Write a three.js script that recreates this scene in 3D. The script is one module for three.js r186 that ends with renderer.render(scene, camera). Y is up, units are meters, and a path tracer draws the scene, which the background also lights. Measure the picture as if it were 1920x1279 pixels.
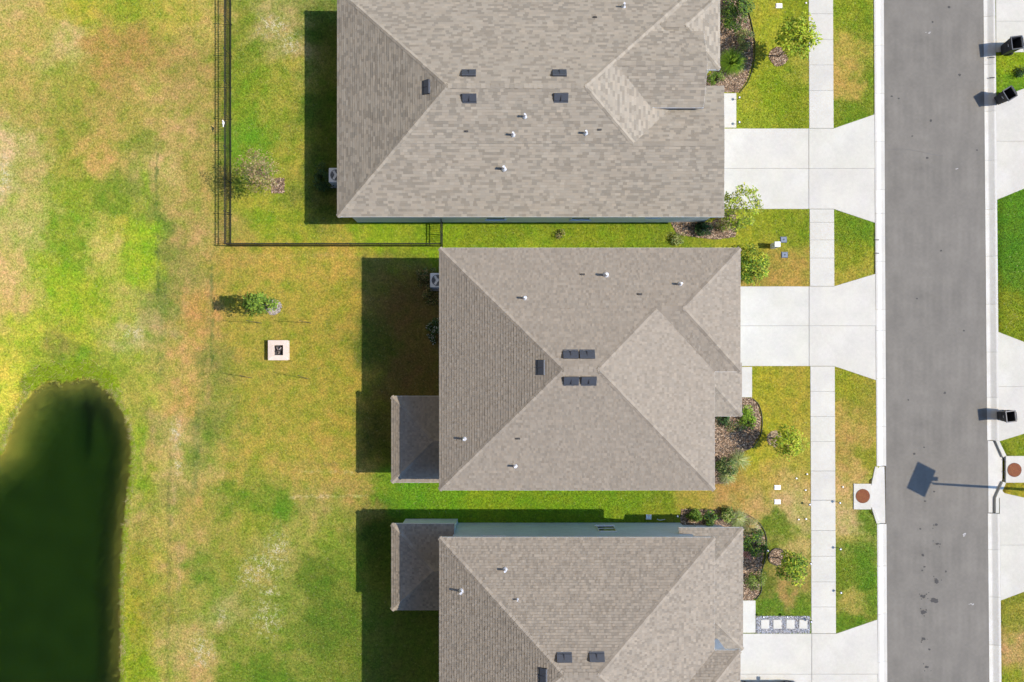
import * as THREE from 'three';
import { Sky } from 'three/addons/objects/Sky.js';
import { mergeGeometries } from 'three/addons/utils/BufferGeometryUtils.js';
import { RoundedBoxGeometry } from 'three/addons/geometries/RoundedBoxGeometry.js';
import { createNoise2D } from 'simplex-noise';

// ---------------------------------------------------------------- camera, sky, sun, exposure
const scene = new THREE.Scene();
const ALT = 42.7;                                   // flying height of the camera above the lawn
const camera = new THREE.PerspectiveCamera(2 * Math.atan(1279 / 2 / 30 / ALT) * 180 / Math.PI, 1920 / 1279, 0.5, 3000);
camera.position.set(0, ALT, 0);
camera.up.set(0, 0, -1);
camera.lookAt(0, 0, 0);
camera.setViewOffset(1920, 1279, 0, -45.5, 1920, 1279);
camera.updateProjectionMatrix();

const SUN_EL = 45.9 * Math.PI / 180, SUN_AZ = 3.6 * Math.PI / 180;   // from the east, a little south of it
const toSun = new THREE.Vector3(Math.cos(SUN_EL) * Math.cos(SUN_AZ), Math.sin(SUN_EL), Math.cos(SUN_EL) * Math.sin(SUN_AZ));
const sky = new Sky();
sky.name = 'sky'; sky.userData.kind = 'structure';
sky.scale.setScalar(2000);
sky.material.uniforms.sunPosition.value.copy(toSun);
sky.material.uniforms.turbidity.value = 10;
sky.material.uniforms.rayleigh.value = 0.5;
sky.material.uniforms.mieCoefficient.value = 0.004;
scene.add(sky);
scene.environmentIntensity = 0.23;
const sun = new THREE.DirectionalLight(0xfff1dc, 4.6);
sun.name = 'sun';
sun.position.copy(toSun).multiplyScalar(120);
sun.castShadow = true;
sun.shadow.mapSize.set(4096, 4096);
Object.assign(sun.shadow.camera, { left: -50, right: 50, top: 50, bottom: -50, near: 1, far: 300 });
scene.add(sun, sun.target);

const renderer = new THREE.WebGLRenderer({ antialias: true });
renderer.toneMapping = THREE.LinearToneMapping;
renderer.toneMappingExposure = 1.42;
renderer.shadowMap.enabled = true;

// ---------------------------------------------------------------- helpers
function rng(seed) { let s = seed >>> 0; return () => { s = (s + 0x6D2B79F5) | 0; let t = Math.imul(s ^ (s >>> 15), 1 | s); t = (t + Math.imul(t ^ (t >>> 7), 61 | t)) ^ t; return ((t ^ (t >>> 14)) >>> 0) / 4294967296; }; }
const R = rng(20240611);
const rr = (a, b) => a + (b - a) * R();
const noise = createNoise2D(rng(7)), noiseB = createNoise2D(rng(99));
const fbm = (x, y, o = 4) => { let s = 0, a = 0.5, f = 1; for (let i = 0; i < o; i++) { s += a * noise(x * f, y * f); a *= 0.5; f *= 2.03; } return s; };
const lin = (c) => (c <= 0.04045 ? c / 12.92 : ((c + 0.055) / 1.055) ** 2.4);
const unlin = (c) => (c <= 0.0031308 ? c * 12.92 : 1.055 * c ** (1 / 2.4) - 0.055);
const clamp = (x, a = 0, b = 1) => Math.min(b, Math.max(a, x));
const sstep = (a, b, x) => { const t = clamp((x - a) / (b - a)); return t * t * (3 - 2 * t); };
const mix = (a, b, t) => a + (b - a) * t;
// plan coordinates are surveyed on a 30-units-per-metre grid, origin 960 / 685
const GX = (px) => (px - 960) / 30, GZ = (py) => (py - 685) / 30;
const at = (px, py, h) => { const k = (ALT - h) / ALT; return new THREE.Vector3(GX(px) * k, h, GZ(py) * k); };   // surveyed point that is h above ground
const used = {};
const numbered = (n) => { const c = used[n] ?? 0; used[n] = c + 1; return c ? `${n}_${String(c).padStart(3, '0')}` : n; };
const shadowed = (m) => { m.castShadow = true; m.receiveShadow = true; return m; };
function mesh(name, geo, mat, parent, pos) { const m = shadowed(new THREE.Mesh(geo, mat)); m.name = name; if (pos) m.position.copy(pos); if (parent) parent.add(m); return m; }
function thing(name, label, category, pos, group) {
  const g = new THREE.Group(); g.name = numbered(name); scene.add(g);
  if (pos) g.position.copy(pos);
  g.userData = { label, category }; if (group) g.userData.group = group;
  return g;
}
function structure(name) { const g = new THREE.Group(); g.name = numbered(name); g.userData.kind = 'structure'; scene.add(g); return g; }
const rgb = (r, g, b) => new THREE.Color().setRGB(r, g, b);
const std = (color, roughness = 0.8, o = {}) => new THREE.MeshStandardMaterial({ color, roughness, ...o });
const box = (w, h, d, x = 0, y = 0, z = 0) => new THREE.BoxGeometry(w, h, d).translate(x, y, z);
const rbox = (w, h, d, r, x = 0, y = 0, z = 0) => new RoundedBoxGeometry(w, h, d, 1, r).translate(x, y, z);
const cyl = (r0, r1, h, n = 12, x = 0, y = 0, z = 0) => new THREE.CylinderGeometry(r0, r1, h, n).translate(x, y, z);
const join = (list) => ((uvs) => mergeGeometries(list.map((g) => { const q = g.index ? g.toNonIndexed() : g; for (const k of Object.keys(q.attributes)) if (!(uvs ? ['position', 'normal', 'uv'] : ['position', 'normal']).includes(k)) q.deleteAttribute(k); return q; })))(list.every((g) => g.attributes.uv));
// upright prism from a plan outline in metres [[x, z], ...]
function prism(pts, y0, y1, bevel = 0) {
  const s = new THREE.Shape(pts.map(([x, z]) => new THREE.Vector2(x, -z)));
  const g = new THREE.ExtrudeGeometry(s, bevel ? { depth: y1 - y0 - bevel, bevelEnabled: true, bevelThickness: bevel, bevelSize: bevel, bevelOffset: -bevel, bevelSegments: 1 } : { depth: y1 - y0, bevelEnabled: false });
  g.rotateX(-Math.PI / 2); g.translate(0, y0, 0);
  return g;
}
const plan = (list) => list.map(([x, y]) => [GX(x), GZ(y)]);
function inside(p, x, y) { let c = false; for (let i = 0, j = p.length - 1; i < p.length; j = i++) { const [xi, yi] = p[i], [xj, yj] = p[j]; if ((yi > y) !== (yj > y) && x < ((xj - xi) * (y - yi)) / (yj - yi) + xi) c = !c; } return c; }
function edgeDist(p, x, y) { let d = 1e9; for (let i = 0, j = p.length - 1; i < p.length; j = i++) { const [ax, ay] = p[j], [bx, by] = p[i]; const vx = bx - ax, vy = by - ay; const t = clamp(((x - ax) * vx + (y - ay) * vy) / (vx * vx + vy * vy || 1)); d = Math.min(d, Math.hypot(x - ax - t * vx, y - ay - t * vy)); } return d; }
function dataTexture(w, h, fill, srgb = true, repeat = true) {
  const a = new Uint8Array(w * h * 4), c = [0, 0, 0];
  for (let j = 0; j < h; j++) for (let i = 0; i < w; i++) { fill(i, j, c); const k = (j * w + i) * 4; a[k] = clamp(c[0]) * 255; a[k + 1] = clamp(c[1]) * 255; a[k + 2] = clamp(c[2]) * 255; a[k + 3] = 255; }
  const t = new THREE.DataTexture(a, w, h); t.magFilter = THREE.LinearFilter; t.minFilter = THREE.LinearMipmapLinearFilter; t.generateMipmaps = true;
  if (srgb) t.colorSpace = THREE.SRGBColorSpace;
  if (repeat) t.wrapS = t.wrapT = THREE.RepeatWrapping;
  t.needsUpdate = true; return t;
}
// tileable value noise
function tileNoise(n, seed) { const r = rng(seed), g = Float32Array.from({ length: n * n }, () => r()); return (u, v) => { const x = u * n, y = v * n, i = Math.floor(x), j = Math.floor(y); let fx = x - i, fy = y - j; fx = fx * fx * (3 - 2 * fx); fy = fy * fy * (3 - 2 * fy); const q = (a, b) => g[(((b % n) + n) % n) * n + (((a % n) + n) % n)]; return mix(mix(q(i, j), q(i + 1, j), fx), mix(q(i, j + 1), q(i + 1, j + 1), fx), fy); }; }

// ---------------------------------------------------------------- survey: outlines
const POND = [[-420, 1700], [-420, 1150], [-300, 1130], [-170, 1000], [-85, 905], [0, 848], [6, 822], [20, 786], [35, 756], [55, 730], [72, 716], [92, 709], [112, 713], [140, 706], [165, 704], [181, 714], [200, 731], [215, 751], [228, 776], [238, 806], [243, 840], [242, 880], [238, 920], [232, 955], [228, 1000], [224, 1060], [222, 1120], [223, 1200], [222, 1320], [215, 1700]];
const yx = (y, x0, x1) => x0 + (x1 - x0) * (y / 1279);        // lines along the street drift a little
const ROADL = (y) => yx(y, 1658, 1664.5), ROADR = (y) => yx(y, 1846, 1857), BACKL = (y) => yx(y, 1638, 1645.5), BACKR = (y) => yx(y, 1866.5, 1878);
const WALKL = (y) => yx(y, 1516, 1521.5), WALKR = (y) => yx(y, 1562, 1568);
const driveA = [[1340, 241], [1562.5, 241], [1639.6, 214.5], [1640.6, 418], [1562.5, 392], [1340, 392]];
const driveB = [[1340, 537], [1563, 537], [1641.2, 513.5], [1642.4, 713], [1563.5, 686.5], [1340, 686.5]];
const driveC = [[1340, 1188], [1568, 1188], [1645.1, 1161.5], [1646.6, 1420], [1568, 1392], [1340, 1392]];
const walkA = [[1340, 175], [1380.5, 175], [1380.5, 239.5], [1340, 239.5]];
const walkB = [[1360, 688], [1410, 688], [1410, 745], [1360, 745]];
const walkC = [[1370, 1126], [1416.5, 1126], [1416.5, 1186.5], [1370, 1186.5]];
const gravelC = [[1417, 1155], [1519, 1155], [1519, 1187], [1417, 1187]];
const farDrives = [
  [[1867, -90], [2150, -60], [2150, 98], [1867.5, 98]],
  [[1867.5, 196], [1884, 180], [1920, 166], [2150, 166], [2150, 338], [1924, 352], [1868.5, 375]],
  [[1870.5, 622], [1922, 642], [2150, 642], [2150, 800], [1924, 812], [1872.5, 828]],
  [[1874, 916], [1884, 925], [1924, 934], [2150, 938], [2150, 1090], [1924, 1108], [1876, 1126]],
];
const beds = [
  [[1300, 150], [1312, 173], [1384, 173], [1400, 152], [1412, 112], [1412, 72], [1400, 20], [1396, -30], [1335, -30], [1335, 140]],
  [[1258, 417], [1335, 417], [1348, 404], [1352, 393.5], [1376, 393.5], [1386, 420], [1378, 444], [1340, 449], [1270, 440]],
  [[1335, 746], [1408, 746], [1420, 758], [1427, 785], [1424, 815], [1408, 840], [1388, 850], [1378, 880], [1366, 905], [1335, 908]],
  [[1278, 955], [1370, 957], [1400, 966], [1425, 986], [1434, 1010], [1430, 1048], [1424, 1084], [1424, 1112], [1412, 1125], [1300, 1125], [1276, 975]],
];
const ring = (cx, cy, r, n = 18) => Array.from({ length: n }, (_, i) => [cx + Math.cos(i / n * 6.2832) * r * (1 + 0.1 * noise(cx + i * 0.7, cy)), cy + Math.sin(i / n * 6.2832) * r * (1 + 0.1 * noise(cx, cy + i * 0.7))]);
const rings = [ring(1460, 106, 18), ring(513, 576, 15), ring(1453, 823, 15), ring(1457, 1044, 15), [[509, 334], [533, 334], [533, 362], [509, 362]]];
const inletL = [[1600, 907], [1636, 907], [1636, 955], [1600, 955]], inletR = [[1884, 855], [1925, 855], [1925, 905], [1884, 905]];
const houseRects = [   // plan rectangles of the walls (survey units about the origin)
  [-290, -645, 312, -268], [300, -480, 360, -268], [300, -640, 352, -526],
  [-102, -175, 315, 188], [300, -175, 358, -4], [-198, 62, -102, 190], [300, -4, 392, 74],
  [-102, 295, 315, 660], [300, 489, 358, 660], [-200, 298, -102, 424], [300, 295, 392, 489],
].map(([a, b, c, d]) => [a + 960, b + 685, c + 960, d + 685]);
const paved = [driveA, driveB, driveC, walkA, walkB, walkC, gravelC, ...farDrives, ...beds, ...rings, inletL, inletR];
const pavedBoxes = paved.map((p) => [Math.min(...p.map((q) => q[0])) - 2, Math.min(...p.map((q) => q[1])) - 2, Math.max(...p.map((q) => q[0])) + 2, Math.max(...p.map((q) => q[1])) + 2]);
const inletBulgeL = (y) => sstep(874, 906, y) * (1 - sstep(955, 984, y)) * 10, inletBulgeR = (y) => sstep(826, 860, y) * (1 - sstep(904, 938, y)) * 17;
function isLawn(x, y) {
  if (x > WALKL(y) - 0.6 && x < WALKR(y) + 0.6) return false;
  if (x > BACKL(y) - 0.5 - inletBulgeL(y) && x < BACKR(y) + 0.5 + inletBulgeR(y)) return false;
  for (const [a, b, c, d] of houseRects) if (x > a && x < c && y > b && y < d) return false;
  const jx = x + 3 * noiseB(x / 5, y / 5), jy = y + 3 * noiseB(x / 5 + 33, y / 5), soft = 7 + farDrives.length;   // turf creeps over the edges of the mulch
  for (let i = 0; i < paved.length; i++) { const b = pavedBoxes[i]; if (i >= soft && i < paved.length - 2) { if (jx > b[0] && jx < b[2] && jy > b[1] && jy < b[3] && inside(paved[i], jx, jy)) return false; continue; } if (x > b[0] && x < b[2] && y > b[1] && y < b[3] && inside(paved[i], x, y)) return false; }
  if (x < 250 && y > 695 && inside(POND, x, y)) return false;
  return true;
}

// ---------------------------------------------------------------- lawn: the colours of the turf, patch by patch
const TURF = `20,20,190,165,100 60,60,185,160,85 150,20,172,166,52 250,10,146,160,40 330,30,176,162,62 400,50,186,162,90 100,110,184,166,98 180,90,172,136,66 250,90,166,131,65 300,110,166,140,70 370,110,166,141,76 130,80,192,171,112 110,140,152,155,62 40,160,176,156,76 150,160,152,150,62 200,130,172,140,70 230,160,166,140,70 280,170,186,160,90 330,160,166,140,80 380,180,166,145,76 60,200,166,151,70 130,230,147,146,60 200,210,166,146,70 250,230,157,150,70 320,240,190,156,100 280,270,134,141,60 380,250,166,146,80 10,280,200,176,130 8,340,190,172,118 60,320,176,160,92 130,300,152,150,60 180,290,190,152,86 300,310,195,166,110 360,320,166,146,76 140,360,128,164,30 130,420,122,164,30 130,470,117,160,24 60,380,176,170,100 50,430,180,170,100 210,380,122,146,42 260,350,126,140,60 230,430,166,166,52 195,455,195,176,96 270,440,160,192,34 270,500,150,188,26 300,420,112,130,60 310,470,107,130,52 350,440,166,141,80 390,440,176,150,90 320,380,170,150,80
20,520,200,171,110 40,560,195,166,100 100,520,150,178,32 130,580,156,178,36 180,560,150,170,32 60,620,180,184,60 230,560,176,166,80 220,600,170,170,70 150,630,170,174,52 120,648,130,122,64 20,700,200,185,62 80,685,130,168,32 140,685,116,160,24 230,680,150,165,52 240,620,176,166,110 290,600,160,150,90 310,560,112,130,56 330,540,131,135,66 350,520,160,140,80 370,580,186,141,76 360,640,190,150,86 392,590,176,136,76 398,680,120,126,60 340,690,190,156,90 300,700,150,150,70 270,740,180,170,70 340,760,186,146,80 400,760,140,140,70 330,810,190,160,108 300,800,160,150,80 390,800,112,130,52 260,820,150,184,42 280,860,190,166,90 330,872,188,160,102 370,860,122,140,60 400,880,176,156,86 262,900,140,178,32 250,960,186,166,90 330,930,150,140,70 370,950,170,146,70 300,1000,170,156,70 330,1040,172,146,86 270,1060,166,160,60 240,1150,166,166,42 250,1250,150,170,32 310,1150,140,140,56 330,1200,176,156,90 350,1100,170,150,70 375,1080,107,145,42 390,1130,130,150,52 380,1220,178,156,92 380,1270,182,152,92 430,1260,110,150,32 420,1190,122,150,42
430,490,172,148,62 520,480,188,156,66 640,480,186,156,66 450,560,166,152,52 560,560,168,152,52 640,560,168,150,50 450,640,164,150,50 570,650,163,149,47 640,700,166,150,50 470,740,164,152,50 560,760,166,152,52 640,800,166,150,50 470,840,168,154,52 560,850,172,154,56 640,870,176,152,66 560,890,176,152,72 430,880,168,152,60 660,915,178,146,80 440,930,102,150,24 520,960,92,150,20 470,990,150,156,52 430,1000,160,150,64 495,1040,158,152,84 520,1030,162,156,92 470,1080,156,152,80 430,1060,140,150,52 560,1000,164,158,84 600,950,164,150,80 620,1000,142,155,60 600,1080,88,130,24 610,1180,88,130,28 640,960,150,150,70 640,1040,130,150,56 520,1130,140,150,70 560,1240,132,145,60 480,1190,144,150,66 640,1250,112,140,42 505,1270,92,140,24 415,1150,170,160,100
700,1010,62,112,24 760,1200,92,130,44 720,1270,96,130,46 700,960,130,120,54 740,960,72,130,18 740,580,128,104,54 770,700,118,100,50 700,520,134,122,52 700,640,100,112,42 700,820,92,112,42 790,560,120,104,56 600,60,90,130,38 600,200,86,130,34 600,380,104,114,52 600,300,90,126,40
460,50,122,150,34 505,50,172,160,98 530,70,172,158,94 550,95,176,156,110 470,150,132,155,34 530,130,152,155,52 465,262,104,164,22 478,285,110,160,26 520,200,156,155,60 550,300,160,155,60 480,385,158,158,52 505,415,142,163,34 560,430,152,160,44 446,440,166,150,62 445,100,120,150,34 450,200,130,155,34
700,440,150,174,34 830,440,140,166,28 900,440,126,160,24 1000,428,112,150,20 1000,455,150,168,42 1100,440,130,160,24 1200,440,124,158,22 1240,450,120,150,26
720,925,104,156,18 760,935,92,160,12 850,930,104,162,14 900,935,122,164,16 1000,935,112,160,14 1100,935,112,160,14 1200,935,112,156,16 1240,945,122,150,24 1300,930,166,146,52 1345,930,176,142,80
1440,40,166,165,44 1400,10,166,160,54 1450,180,140,160,26 1420,215,150,164,42 1490,200,126,155,20 1500,20,142,155,30 1410,190,160,160,46
1600,30,142,158,34 1585,80,176,155,64 1585,120,190,156,80 1590,155,186,152,76 1622,60,112,150,20 1600,212,107,150,20 1628,150,112,150,20
1450,420,142,155,30 1500,440,132,150,30 1430,440,150,150,44 1400,450,160,160,40 1480,505,176,142,66 1440,520,166,136,60 1500,480,160,142,52 1580,420,112,150,24 1620,430,102,150,20 1600,470,142,150,34 1600,520,166,150,48
1430,720,160,155,34 1480,700,166,150,42 1470,760,166,150,38 1500,860,170,155,52 1420,860,166,160,42 1440,800,166,158,36 1380,920,172,134,62 1400,945,190,152,96 1480,935,196,166,116 1440,900,176,150,60 1500,965,190,166,116 1455,975,88,135,20 1430,962,180,148,90 1480,905,186,156,90
1580,720,150,150,34 1620,760,152,142,42 1600,800,186,152,80 1590,850,172,142,70 1626,860,142,145,34 1590,885,190,156,90 1578,920,195,162,106 1578,970,195,166,120 1588,990,190,166,116
1450,995,102,140,24 1490,1000,122,140,34 1500,1022,186,160,100 1480,1035,180,152,96 1470,1085,160,132,70 1472,1108,172,134,80 1450,1132,82,140,16 1500,1142,96,145,24 1432,1080,92,122,24 1425,1030,100,130,26
1620,980,88,140,14 1590,1005,160,150,62 1604,1050,78,140,10 1625,1100,82,140,10 1595,1122,180,156,80 1600,1165,88,140,14 1576,1060,120,140,30 1576,1100,104,140,24
1895,120,152,172,24 1900,160,102,160,14 1900,450,78,140,14 1885,400,84,145,14 1890,600,122,150,14 1960,500,80,140,16 1900,840,127,155,24 1900,920,160,150,24 1890,1150,142,140,44 1900,1220,190,152,100 1880,1275,142,150,34 1960,1200,150,140,50`.trim().split(/\s+/).map((s) => s.split(',').map(Number)).map(([x, y, r, g, b]) => (r > g + 8 ? [x, y, r + 3, g + 3, b + 12] : g > r * 1.2 ? [x, y, r + 14, g - 2, b + 10] : [x, y, r + 5, g + 3, b + 2])).map(([x, y, r, g, b]) => (x < 415 ? [x, y, r + 7, g + 6, b + 5] : [x, y, r, g, b]));
const TX0 = -80, TY0 = -80, TX1 = 2000, TY1 = 1360, CG = 6;
const gw = Math.ceil((TX1 - TX0) / CG) + 2, gh = Math.ceil((TY1 - TY0) / CG) + 2;
const coarse = new Float32Array(gw * gh * 3);
for (let j = 0; j < gh; j++) for (let i = 0; i < gw; i++) {
  const bx = TX0 + i * CG, by = TY0 + j * CG;
  const x = bx + 16 * noise(bx / 60, by / 60) + 9 * noise(bx / 22 + 9, by / 22) + 6 * noise(bx / 10, by / 10 + 5), y = by + 16 * noise(bx / 60 + 50, by / 60) + 9 * noise(bx / 22, by / 22 + 31) + 6 * noise(bx / 10 + 40, by / 10);
  let sw = 0, r = 0, g = 0, b = 0, tw = 0, tr = 0, tg = 0, tb = 0;
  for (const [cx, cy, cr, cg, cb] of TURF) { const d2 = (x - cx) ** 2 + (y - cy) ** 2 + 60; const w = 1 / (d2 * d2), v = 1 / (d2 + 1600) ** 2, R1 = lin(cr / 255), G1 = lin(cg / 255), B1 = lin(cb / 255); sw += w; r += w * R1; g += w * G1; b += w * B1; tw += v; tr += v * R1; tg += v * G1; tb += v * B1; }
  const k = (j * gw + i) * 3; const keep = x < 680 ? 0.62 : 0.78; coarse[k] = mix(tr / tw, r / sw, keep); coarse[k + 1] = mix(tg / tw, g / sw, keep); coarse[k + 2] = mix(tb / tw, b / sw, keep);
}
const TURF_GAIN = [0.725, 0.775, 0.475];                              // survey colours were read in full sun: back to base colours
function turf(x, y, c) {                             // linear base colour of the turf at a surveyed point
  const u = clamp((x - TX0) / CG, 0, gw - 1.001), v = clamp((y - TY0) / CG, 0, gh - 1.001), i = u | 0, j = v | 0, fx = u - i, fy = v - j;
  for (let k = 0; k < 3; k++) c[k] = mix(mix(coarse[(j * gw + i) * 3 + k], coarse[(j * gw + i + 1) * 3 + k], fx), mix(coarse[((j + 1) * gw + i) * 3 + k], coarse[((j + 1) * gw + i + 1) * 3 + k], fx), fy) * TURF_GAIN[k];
  if (x < 700) for (const [x0, y0, x1, y1, w, col, st] of TRACKS) {
    const vx = x1 - x0, vy = y1 - y0, L = vx * vx + vy * vy, t = ((x - x0) * vx + (y - y0) * vy) / L; if (t < -0.05 || t > 1.05) continue;
    const d = Math.abs((x - x0) * vy - (y - y0) * vx) / Math.sqrt(L) + 3 * noiseB(x / 15, y / 15), f = 1.5 * st * sstep(w * 1.3, w * 0.3, Math.abs(d)) * sstep(-0.05, 0.1, t) * sstep(1.05, 0.9, t) * (0.6 + 0.5 * noise(x / 12, y / 30));
    if (f > 0) for (let k = 0; k < 3; k++) c[k] = mix(c[k], col[k] * TURF_GAIN[k], f);
  }
  const n1 = noise(x / 17, y / 17), n2 = noise(x / 6.5 + 70, y / 6.5), n3 = noiseB(x / 34, y / 34);
  const n4 = noiseB(x / 3.4 + 11, y / 3.9), l = Math.max(0.3, 1 + 0.12 * n1 + 0.20 * n2 + 0.24 * n4), h = 0.10 * n3 + 0.08 * n2 + 0.05 * n4;
  const q = 1.5 * (fbm(x / 48 + 3, y / 48, 5) + 0.35 * fbm(x / 9, y / 9 + 8, 3)), f = x < 690 ? 1 : 0.6;   // drier and greener growth, down to single clumps
  c[0] *= l * (1 + h + 0.2 * q * f); c[1] *= l * (1 + 0.02 * q * f); c[2] *= l * (1 + 1.6 * h + 0.36 * q * f);
  return c;
}
const TRACKS = [ // worn wheel tracks and strips of different growth across the field: x0, y0, x1, y1, width, colour, strength
  [293, 270, 296, 560, 3.5, [0.13, 0.2, 0.05], 0.5], [397, 470, 396, 700, 4, [0.15, 0.2, 0.06], 0.5], [272, 300, 270, 545, 9, [0.36, 0.52, 0.02], 0.35], [352, 520, 330, 770, 7, [0.5, 0.33, 0.14], 0.4], [391, 540, 389, 770, 6, [0.46, 0.31, 0.13], 0.4], [330, 770, 322, 1000, 9, [0.5, 0.38, 0.2], 0.35], [318, 820, 314, 1290, 5, [0.2, 0.2, 0.06], 0.4], [372, 760, 362, 940, 8, [0.15, 0.22, 0.06], 0.4], [310, 500, 300, 720, 9, [0.2, 0.24, 0.08], 0.3], [340, 1000, 326, 1290, 7, [0.45, 0.35, 0.17], 0.3], [266, 800, 254, 930, 9, [0.28, 0.45, 0.03], 0.45], [80, 560, 130, 480, 12, [0.3, 0.45, 0.03], 0.2], [430, 482, 680, 478, 5, [0.52, 0.37, 0.13], 0.3], [560, 868, 680, 872, 2.5, [0.25, 0.2, 0.08], 0.35], [560, 884, 680, 886, 2.5, [0.55, 0.45, 0.25], 0.35], [540, 932, 690, 930, 3, [0.55, 0.48, 0.3], 0.4]];
const sandy = (x, y) => { // pale sand and dead thatch showing through the turf
  const spots = [[520, 1030, 26, 34], [495, 1060, 40, 30], [470, 1080, 30, 22], [416, 1155, 9, 22], [378, 1222, 26, 36], [508, 1110, 22, 14], [500, 1160, 30, 40], [512, 48, 34, 24], [545, 80, 22, 26], [8, 330, 14, 44], [330, 812, 14, 30], [334, 872, 12, 18], [250, 625, 20, 16]];
  let s = 0; for (const [cx, cy, rx, ry] of spots) s = Math.max(s, 1 - Math.hypot((x - cx) / rx, (y - cy) / ry) * 0.75);
  return s <= 0 ? 0 : s * sstep(0.62, 0.78, 0.46 + 0.22 * noise(x / 14, y / 14) + 0.34 * noiseB(x / 3.4, y / 3.4) + 0.12 * s);
};
const tmp = [0, 0, 0];
const TW = 2048, TH = 1418;
const turfMap = dataTexture(TW, TH, (i, j, c) => {
  const x = TX0 + (i + 0.5) / TW * (TX1 - TX0), y = TY1 - (j + 0.5) / TH * (TY1 - TY0);
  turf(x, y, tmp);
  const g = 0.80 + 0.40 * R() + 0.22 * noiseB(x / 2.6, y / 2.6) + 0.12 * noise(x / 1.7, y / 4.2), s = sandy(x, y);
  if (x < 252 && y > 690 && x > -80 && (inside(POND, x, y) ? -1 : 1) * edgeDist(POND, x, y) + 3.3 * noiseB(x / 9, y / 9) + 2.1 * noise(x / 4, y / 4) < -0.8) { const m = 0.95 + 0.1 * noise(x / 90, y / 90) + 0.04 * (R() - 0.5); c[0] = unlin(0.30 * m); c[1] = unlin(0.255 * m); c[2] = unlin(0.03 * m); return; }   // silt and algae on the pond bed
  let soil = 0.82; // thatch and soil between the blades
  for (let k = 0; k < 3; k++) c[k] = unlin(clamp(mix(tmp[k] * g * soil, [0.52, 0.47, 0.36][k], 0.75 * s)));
}, true, false);
turfMap.wrapS = turfMap.wrapT = THREE.MirroredRepeatWrapping;

// ---------------------------------------------------------------- ground sheet with the pond basin
const LEVEL = -0.32;                                 // water level
function groundY(x, z) {
  const px = x * 30 + 960, py = z * 30 + 685;
  let y = 0;
  if (px > BACKL(py) + 5 - 1.3 * inletBulgeL(py) && px < BACKR(py) - 5 + 1.2 * inletBulgeR(py)) y = -0.3;
  if (px < 330 && py > 620) {
    const d = edgeDist(POND, px, py) / 30, s = (inside(POND, px, py) ? -d : d) + 0.11 * noiseB(px / 9, py / 9) + 0.07 * noise(px / 4, py / 4);
    if (s > 0) y = mix(LEVEL + 0.02, 0, sstep(0, 2.2, s));
    else {
      const ch = Math.exp(-(((px - 128) / 13) ** 2)) * sstep(742, 775, py) * (1 - sstep(800, 900, py)) * 0.8;            // narrow channel that leads away from the outfall
      y = LEVEL + 0.02 - 0.2 * sstep(0, 0.35, -s) - 1.45 * sstep(0, 2.5, -s) - ch * 0.6;
    }
  }
  return y;
}
{
  const xs = [], zs = [];
  const span = (arr, a, b, step) => { for (let v = a; v < b - 1e-6; v += step) arr.push(v); };
  for (const v of [-900, -400, -200, -120, -80, -60, -48]) xs.push(v); span(xs, -40, -20, 0.2); span(xs, -20, 37, 0.33); for (const v of [37, 50, 80, 140, 300, 900]) xs.push(v);
  for (const v of [-900, -400, -200, -100, -60, -40]) zs.push(v); span(zs, -26, -3, 0.5); span(zs, -3, 24, 0.2); for (const v of [24, 30, 36, 60, 100, 200, 400, 900]) zs.push(v);
  const nx = xs.length, nz = zs.length, pos = new Float32Array(nx * nz * 3), uv = new Float32Array(nx * nz * 2), idx = [];
  for (let j = 0; j < nz; j++) for (let i = 0; i < nx; i++) {
    const k = j * nx + i; pos[k * 3] = xs[i]; pos[k * 3 + 1] = groundY(xs[i], zs[j]); pos[k * 3 + 2] = zs[j];
    uv[k * 2] = (xs[i] * 30 + 960 - TX0) / (TX1 - TX0); uv[k * 2 + 1] = 1 - (zs[j] * 30 + 685 - TY0) / (TY1 - TY0);
    if (i && j) idx.push(k - nx - 1, k - 1, k - nx, k - nx, k - 1, k);
  }
  const g = new THREE.BufferGeometry();
  g.setAttribute('position', new THREE.BufferAttribute(pos, 3)); g.setAttribute('uv', new THREE.BufferAttribute(uv, 2)); g.setIndex(idx); g.computeVertexNormals();
  const m = mesh('ground', g, new THREE.MeshStandardMaterial({ map: turfMap, roughness: 1 }), scene);
  m.userData.kind = 'structure';
}
// grass: short tufts of blades
function tuftGeometry(n, h, w, spread, seed) {
  const r = rng(seed), p = [], nn = [];
  for (let i = 0; i < n; i++) {
    const a = r() * 6.283, d = spread * Math.sqrt(r()), x = Math.cos(a) * d, z = Math.sin(a) * d, t = r() * 6.283, lean = h * (0.25 + 0.9 * r()), hh = h * (0.6 + 0.5 * r()), q = r() * 6.283;
    const wx = Math.cos(t) * w, wz = Math.sin(t) * w;
    const up = wx * Math.sin(q) - wz * Math.cos(q) < 0 ? 1 : -1;   // wind every blade so that its face looks up
    p.push(x - wx * up, 0, z - wz * up, x + wx * up, 0, z + wz * up, x + Math.cos(q) * lean, hh, z + Math.sin(q) * lean);
    const v = new THREE.Vector3(Math.cos(q) * 0.45 * r(), 1, Math.sin(q) * 0.45 * r()).normalize();
    for (let k = 0; k < 3; k++) nn.push(v.x, v.y, v.z);
  }
  const g = new THREE.BufferGeometry(); g.setAttribute('position', new THREE.Float32BufferAttribute(p, 3)); g.setAttribute('normal', new THREE.Float32BufferAttribute(nn, 3)); return g;
}
const bladeMat = new THREE.MeshPhysicalMaterial({ color: 0xffffff, roughness: 0.9, side: THREE.DoubleSide, specularIntensity: 0.25 });
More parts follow.
